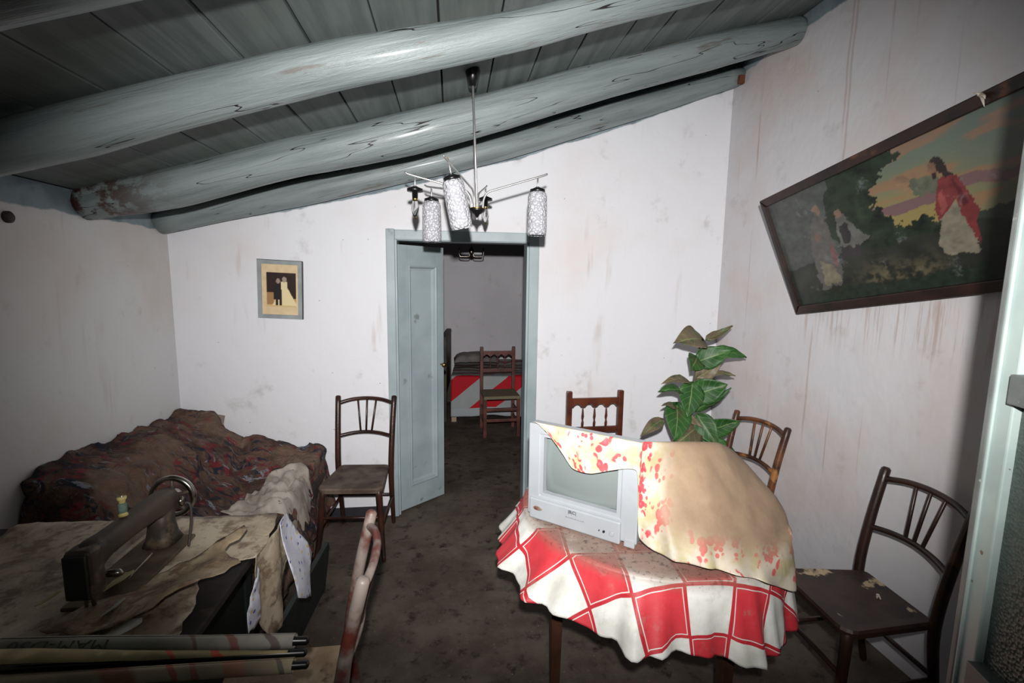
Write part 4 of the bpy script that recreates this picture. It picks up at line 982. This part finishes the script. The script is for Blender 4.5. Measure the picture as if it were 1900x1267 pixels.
# ------------------------------------------------------------------ rolled paper sheets in the foreground
def roll_mat(name, base, seed, stains):
    k = NT(name, .7, 0, .3); p = k.co(loc=(seed, 0, 0)); x, y, z = k.sep(k.co())
    c = k.mix(k.ss(k.noise(p, 6, 5), .4, .65), lin(base), lin(tuple(int(v*.84) for v in base)))
    for xs, wd, cc in stains:
        sl = k.ma('MULTIPLY_ADD', y, 1.0, x); e = k.ma('ABSOLUTE', k.ma('SUBTRACT', k.ma('ADD', sl, k.ma('MULTIPLY', k.ma('SUBTRACT', k.noise(p, 9, 3), .5), .06)), xs))
        c = k.mix(k.ma('MULTIPLY', k.ss(e, wd, wd*.6), .85), c, lin(cc))
    k.col(c); k.bump(k.noise(p, 30, 5), .2, .004); return k.m
def paper_roll(label, a, b, ra, rb, m, rod_a=None):
    a, b = Vector(a), Vector(b); t = thing('rolled_paper', label, 'rolled paper', tuple(a)); d = b-a; L = d.length
    t.rotation_euler = (0, -math.asin(d.z/L), math.atan2(d.y, d.x))
    bm = B(); n = 40; S0 = []; turns = 2.3
    for xx, rr in ((0, ra), (L*.3, ra*.99), (L*.7, rb*1.02), (L, rb)):
        ring = []
        for i in range(n+1):
            an = -.6+2*pi*turns*i/n; r = rr*(.90+.10*i/n); ring.append(bm.verts.new((xx, r*cos(an), r*sin(an)*.92)))
        S0.append(ring)
    for i in range(3):
        for q in range(n): bm.faces.new((S0[i][q], S0[i][q+1], S0[i+1][q+1], S0[i+1][q]))
    obj('paper_sheet', bm, m, t, True)
    bm = B(); tube(bm, [(-.02, 0, 0), (L+.03, 0, 0)], min(ra, rb)*.55, 14); obj('rod', bm, m_blackp, t, True)
    return t, L
m_r1 = roll_mat('grey_white_paper', (158, 154, 142), 3, [(.46, .008, (130, 96, 84)), (.55, .014, (140, 84, 74)), (.645, .011, (96, 80, 76))])
m_r2 = roll_mat('cream_paper', (176, 160, 132), 9, [(.30, .05, (150, 96, 76)), (.42, .009, (178, 96, 74)), (.47, .011, (172, 104, 84)), (.56, .035, (176, 126, 102)), (.66, .008, (104, 100, 92))])
m_r3 = roll_mat('yellow_paper', (180, 164, 118), 5, [(.44, .008, (190, 80, 56)), (.54, .014, (196, 70, 50))])
t1, L1 = paper_roll('upper grey-white rolled sheet with upside-down lettering on dark rod', (-1.10, 1.185, .787), (-.395, 1.135, .787), .026, .0185, m_r1)
t2, L2 = paper_roll('lower cream rolled sheet with reddish stains on dark rod', (-1.07, 1.085, .780), (-.375, 1.062, .782), .017, .0175, m_r2)
bm = B(); tube(bm, [(-1.08, 1.135, .776), (-.362, 1.102, .780)], .0095, 12); tag(obj('dark_rod', bm, m_blackp, None, True), 'bare black rod between the two rolled paper sheets', 'rod')
def strip(x, y): return (x, y, .795+.006*sin(x*5)+.012*sstep(-.7, -1.1, x))
o = obj('paper_strip', sheet([(-1.11, 1.105), (-1.10, 1.155), (-.72, 1.126), (-.40, 1.102), (-.40, 1.094), (-.72, 1.096)], strip, .03, (.05, .001), 41), m_r3, None, True); solid(o, .0012, 1); tag(o, 'long yellowish paper strip with red spots between the rolled sheets', 'paper strip')
o = obj('paper_offcut', sheet([(-.52, 1.045), (-.40, 1.055), (-.385, 1.035), (-.40, 1.022)], lambda x, y: (x, y, .757), .03, (.04, .001), 42), m_r2); solid(o, .0012, 1); tag(o, 'small cream paper corner sticking out under the lower rolled sheet', 'paper')
me = text_mesh('MAM-D30', .034, .0002)
for v in me.vertices:      # wrapped round the roll, upside down
    x, y, z = v.co; an = radians(128)+((y-.010)/.026); r = .0262+.0004+z*.5
    v.co = (.155-x*1.6, -r*sin(an-pi/2+radians(0)), r*cos(an-pi/2)*.92)
obj('printed_letters', me, mat('grey_ink', (92, 88, 84), rough=.8), t1)

# ------------------------------------------------------------------ bedroom
bd = thing('bed', 'low wooden bed seen through the doorway', 'bed', (1.0, 5.98, 0), radians(-3))
m_bw = wood('dark_bed_wood', (70, 64, 50), (44, 40, 34), .6)
obj('mattress', bbox((-1.0, -.50, .22), (.95, .52, .54), .06, None, 3), mat('mattress_cloth', (170, 160, 150), (150, 140, 132), 6, .9), bd)
obj('bed_frame', bbox((-1.0, -.48, .12), (.95, .5, .22), .01), m_bw, bd)
for x in (-.96, .9):
    for y in (-.44, .46): obj('leg', bbox((x-.03, y-.03, 0), (x+.03, y+.03, .13), .004), mat('pale_bed_leg', (176, 152, 128), rough=.6), bd)
hb = obj('headboard', bbox((-1.10, -.44, .30), (-1.06, .48, 1.0), .006), m_bw, bd)
for y in (-.46, .50): obj('headboard_post', bbox((-1.11, y-.03, 0), (-1.045, y+.03, 1.04), .008), m_bw, bd)
obj('headboard_cap', bbox((-1.12, -.47, .99), (-1.04, .51, 1.03), .008), m_bw, bd)
k = NT('red_grey_striped_quilt', .75, 0, .3); v = k.attr('flat', 'Vector'); fx, fy, _ = k.sep(v); p = k.co()
dg = k.ma('ADD', k.ma('MULTIPLY', fx, .62), k.ma('MULTIPLY', fy, -.78))
s1 = k.ss(k.ma('ABSOLUTE', k.ma('SUBTRACT', k.ma('FRACT', k.ma('ADD', k.ma('MULTIPLY', dg, 2.55), .22)), .5)), .245, .255)
s2 = k.ss(k.ma('ABSOLUTE', k.ma('SUBTRACT', k.ma('FRACT', k.ma('MULTIPLY', fy, 5.5)), .5)), .30, .32)
stripe = k.mix(k.ma('GREATER_THAN', fy, .06), s1, s2)
c = k.mix(stripe, k.mix(k.noise(p, 9, 4), lin((172, 178, 178)), lin((148, 154, 154))), k.mix(k.ma('GREATER_THAN', fy, .06), lin((186, 20, 34)), lin((110, 44, 48))))
c = k.mix(k.ma('MULTIPLY', k.ma('GREATER_THAN', fy, .06), .45), c, lin((110, 96, 88)))
c = k.mix(k.ss(fy, -.375, -.385), c, lin((168, 174, 178)))
k.col(c); k.bump(k.noise(k.co(scale=(10, 3, 3)), 2, 4), .4, .02); m_quilt = k.m
def quilt(u, v):
    x = -.99+1.95*u
    if v < .45: q = v/.45; y = .53-1.03*q; z = .565+.02*fbm(x*4, y*4)+.03*sstep(.3, .5, y)
    else: q = (v-.45)/.55; y = -.50-.075*sin(q*1.6)-.012*sin(x*26+2*sin(x*5))*q; z = .575-.47*q-.02*(1-q)*0+.01*sin(x*9)*q
    return (x, y, z)
def q_uv(u, v): return (-.99+1.95*u, (.45-v)/.45*1.03 if v < .45 else -(v-.45)/.55*.48)
q_ = bpy.data.objects.new('q', None)
o = obj('striped_quilt', grid(80, 50, quilt, q_uv), m_quilt, None, True); solid(o, .008, -1); o.location = (1.0, 5.98, 0); o.rotation_euler = (0, 0, radians(-3)); bpy.data.objects.remove(q_)
tag(o, 'red and grey diagonally striped quilt spread on the bed', 'quilt')
def pil(u, v):
    a, b = (u-.5)*2, (v-.5)*2; h = (1-a**4)*(1-b**4)
    return (a*.30, b*.18, .10*max(h, 0)**.5+.01*fbm(a*3, b*3))
o = obj('grey_pillow', grid(18, 14, pil), mat('grey_pillow_cloth', (128, 122, 120), (104, 98, 98), 6, .9), None, True); solid(o, .03, -1); o.location = (.32, 6.27, .645); tag(o, 'dark grey cushion by the headboard of the bed', 'cushion')
lp = thing('bedroom_lamp', 'small chrome ceiling lamp hanging in the bedroom', 'lamp', (.20, 5.0, 1.995))
bm = B(); tube(bm, [(0, 0, .03), (0, 0, .505)], .006, 8); obj('stem', bm, m_chr, lp, True)
bm = B(); lathe(bm, [(.004, -.04), (.012, -.03), (.03, 0), (.02, .03), (.006, .06)], 18); obj('hub', bm, m_chr, lp, True)
for s in (-1, 1):
    bm = B(); tube(bm, [(s*.02, 0, .03), (s*.02, 0, -.03), (s*.035, 0, -.045), (s*.105, 0, -.045), (s*.125, 0, -.03), (s*.125, 0, .045)], .005, 8, 3); obj('bracket', bm, m_chr, lp, True)
    bm = B(); tube(bm, [(s*.03, 0, -.012), (s*.105, 0, -.012)], .013, 12); obj('lamp_tube', bm, mat('frosted_tube', (190, 190, 194), rough=.4), lp, True)

# ------------------------------------------------------------------ small wall details
bm = B(); lathe(bm, [(.024, 0), (.024, .012), (.018, .018), (.002, .018)], 20, Matrix.Translation((XL, 2.20, 1.925)) @ Matrix.Rotation(pi/2, 4, 'Y')); tag(obj('junction_disc', bm, mat('dark_rust', (58, 44, 38), (40, 30, 28), 20, .7), None, True), 'dark round knob on the left wall at the picture edge', 'wall knob')
m_rust = mat('rusty_iron', (110, 60, 40), (70, 40, 30), 20, .8)
tag(obj('beam_wedge', bbox((1.925, 3.14, 3.045), (1.965, 3.17, 3.10), .006), m_rust), 'rusty wedge at the right end of the wall beam', 'wedge')
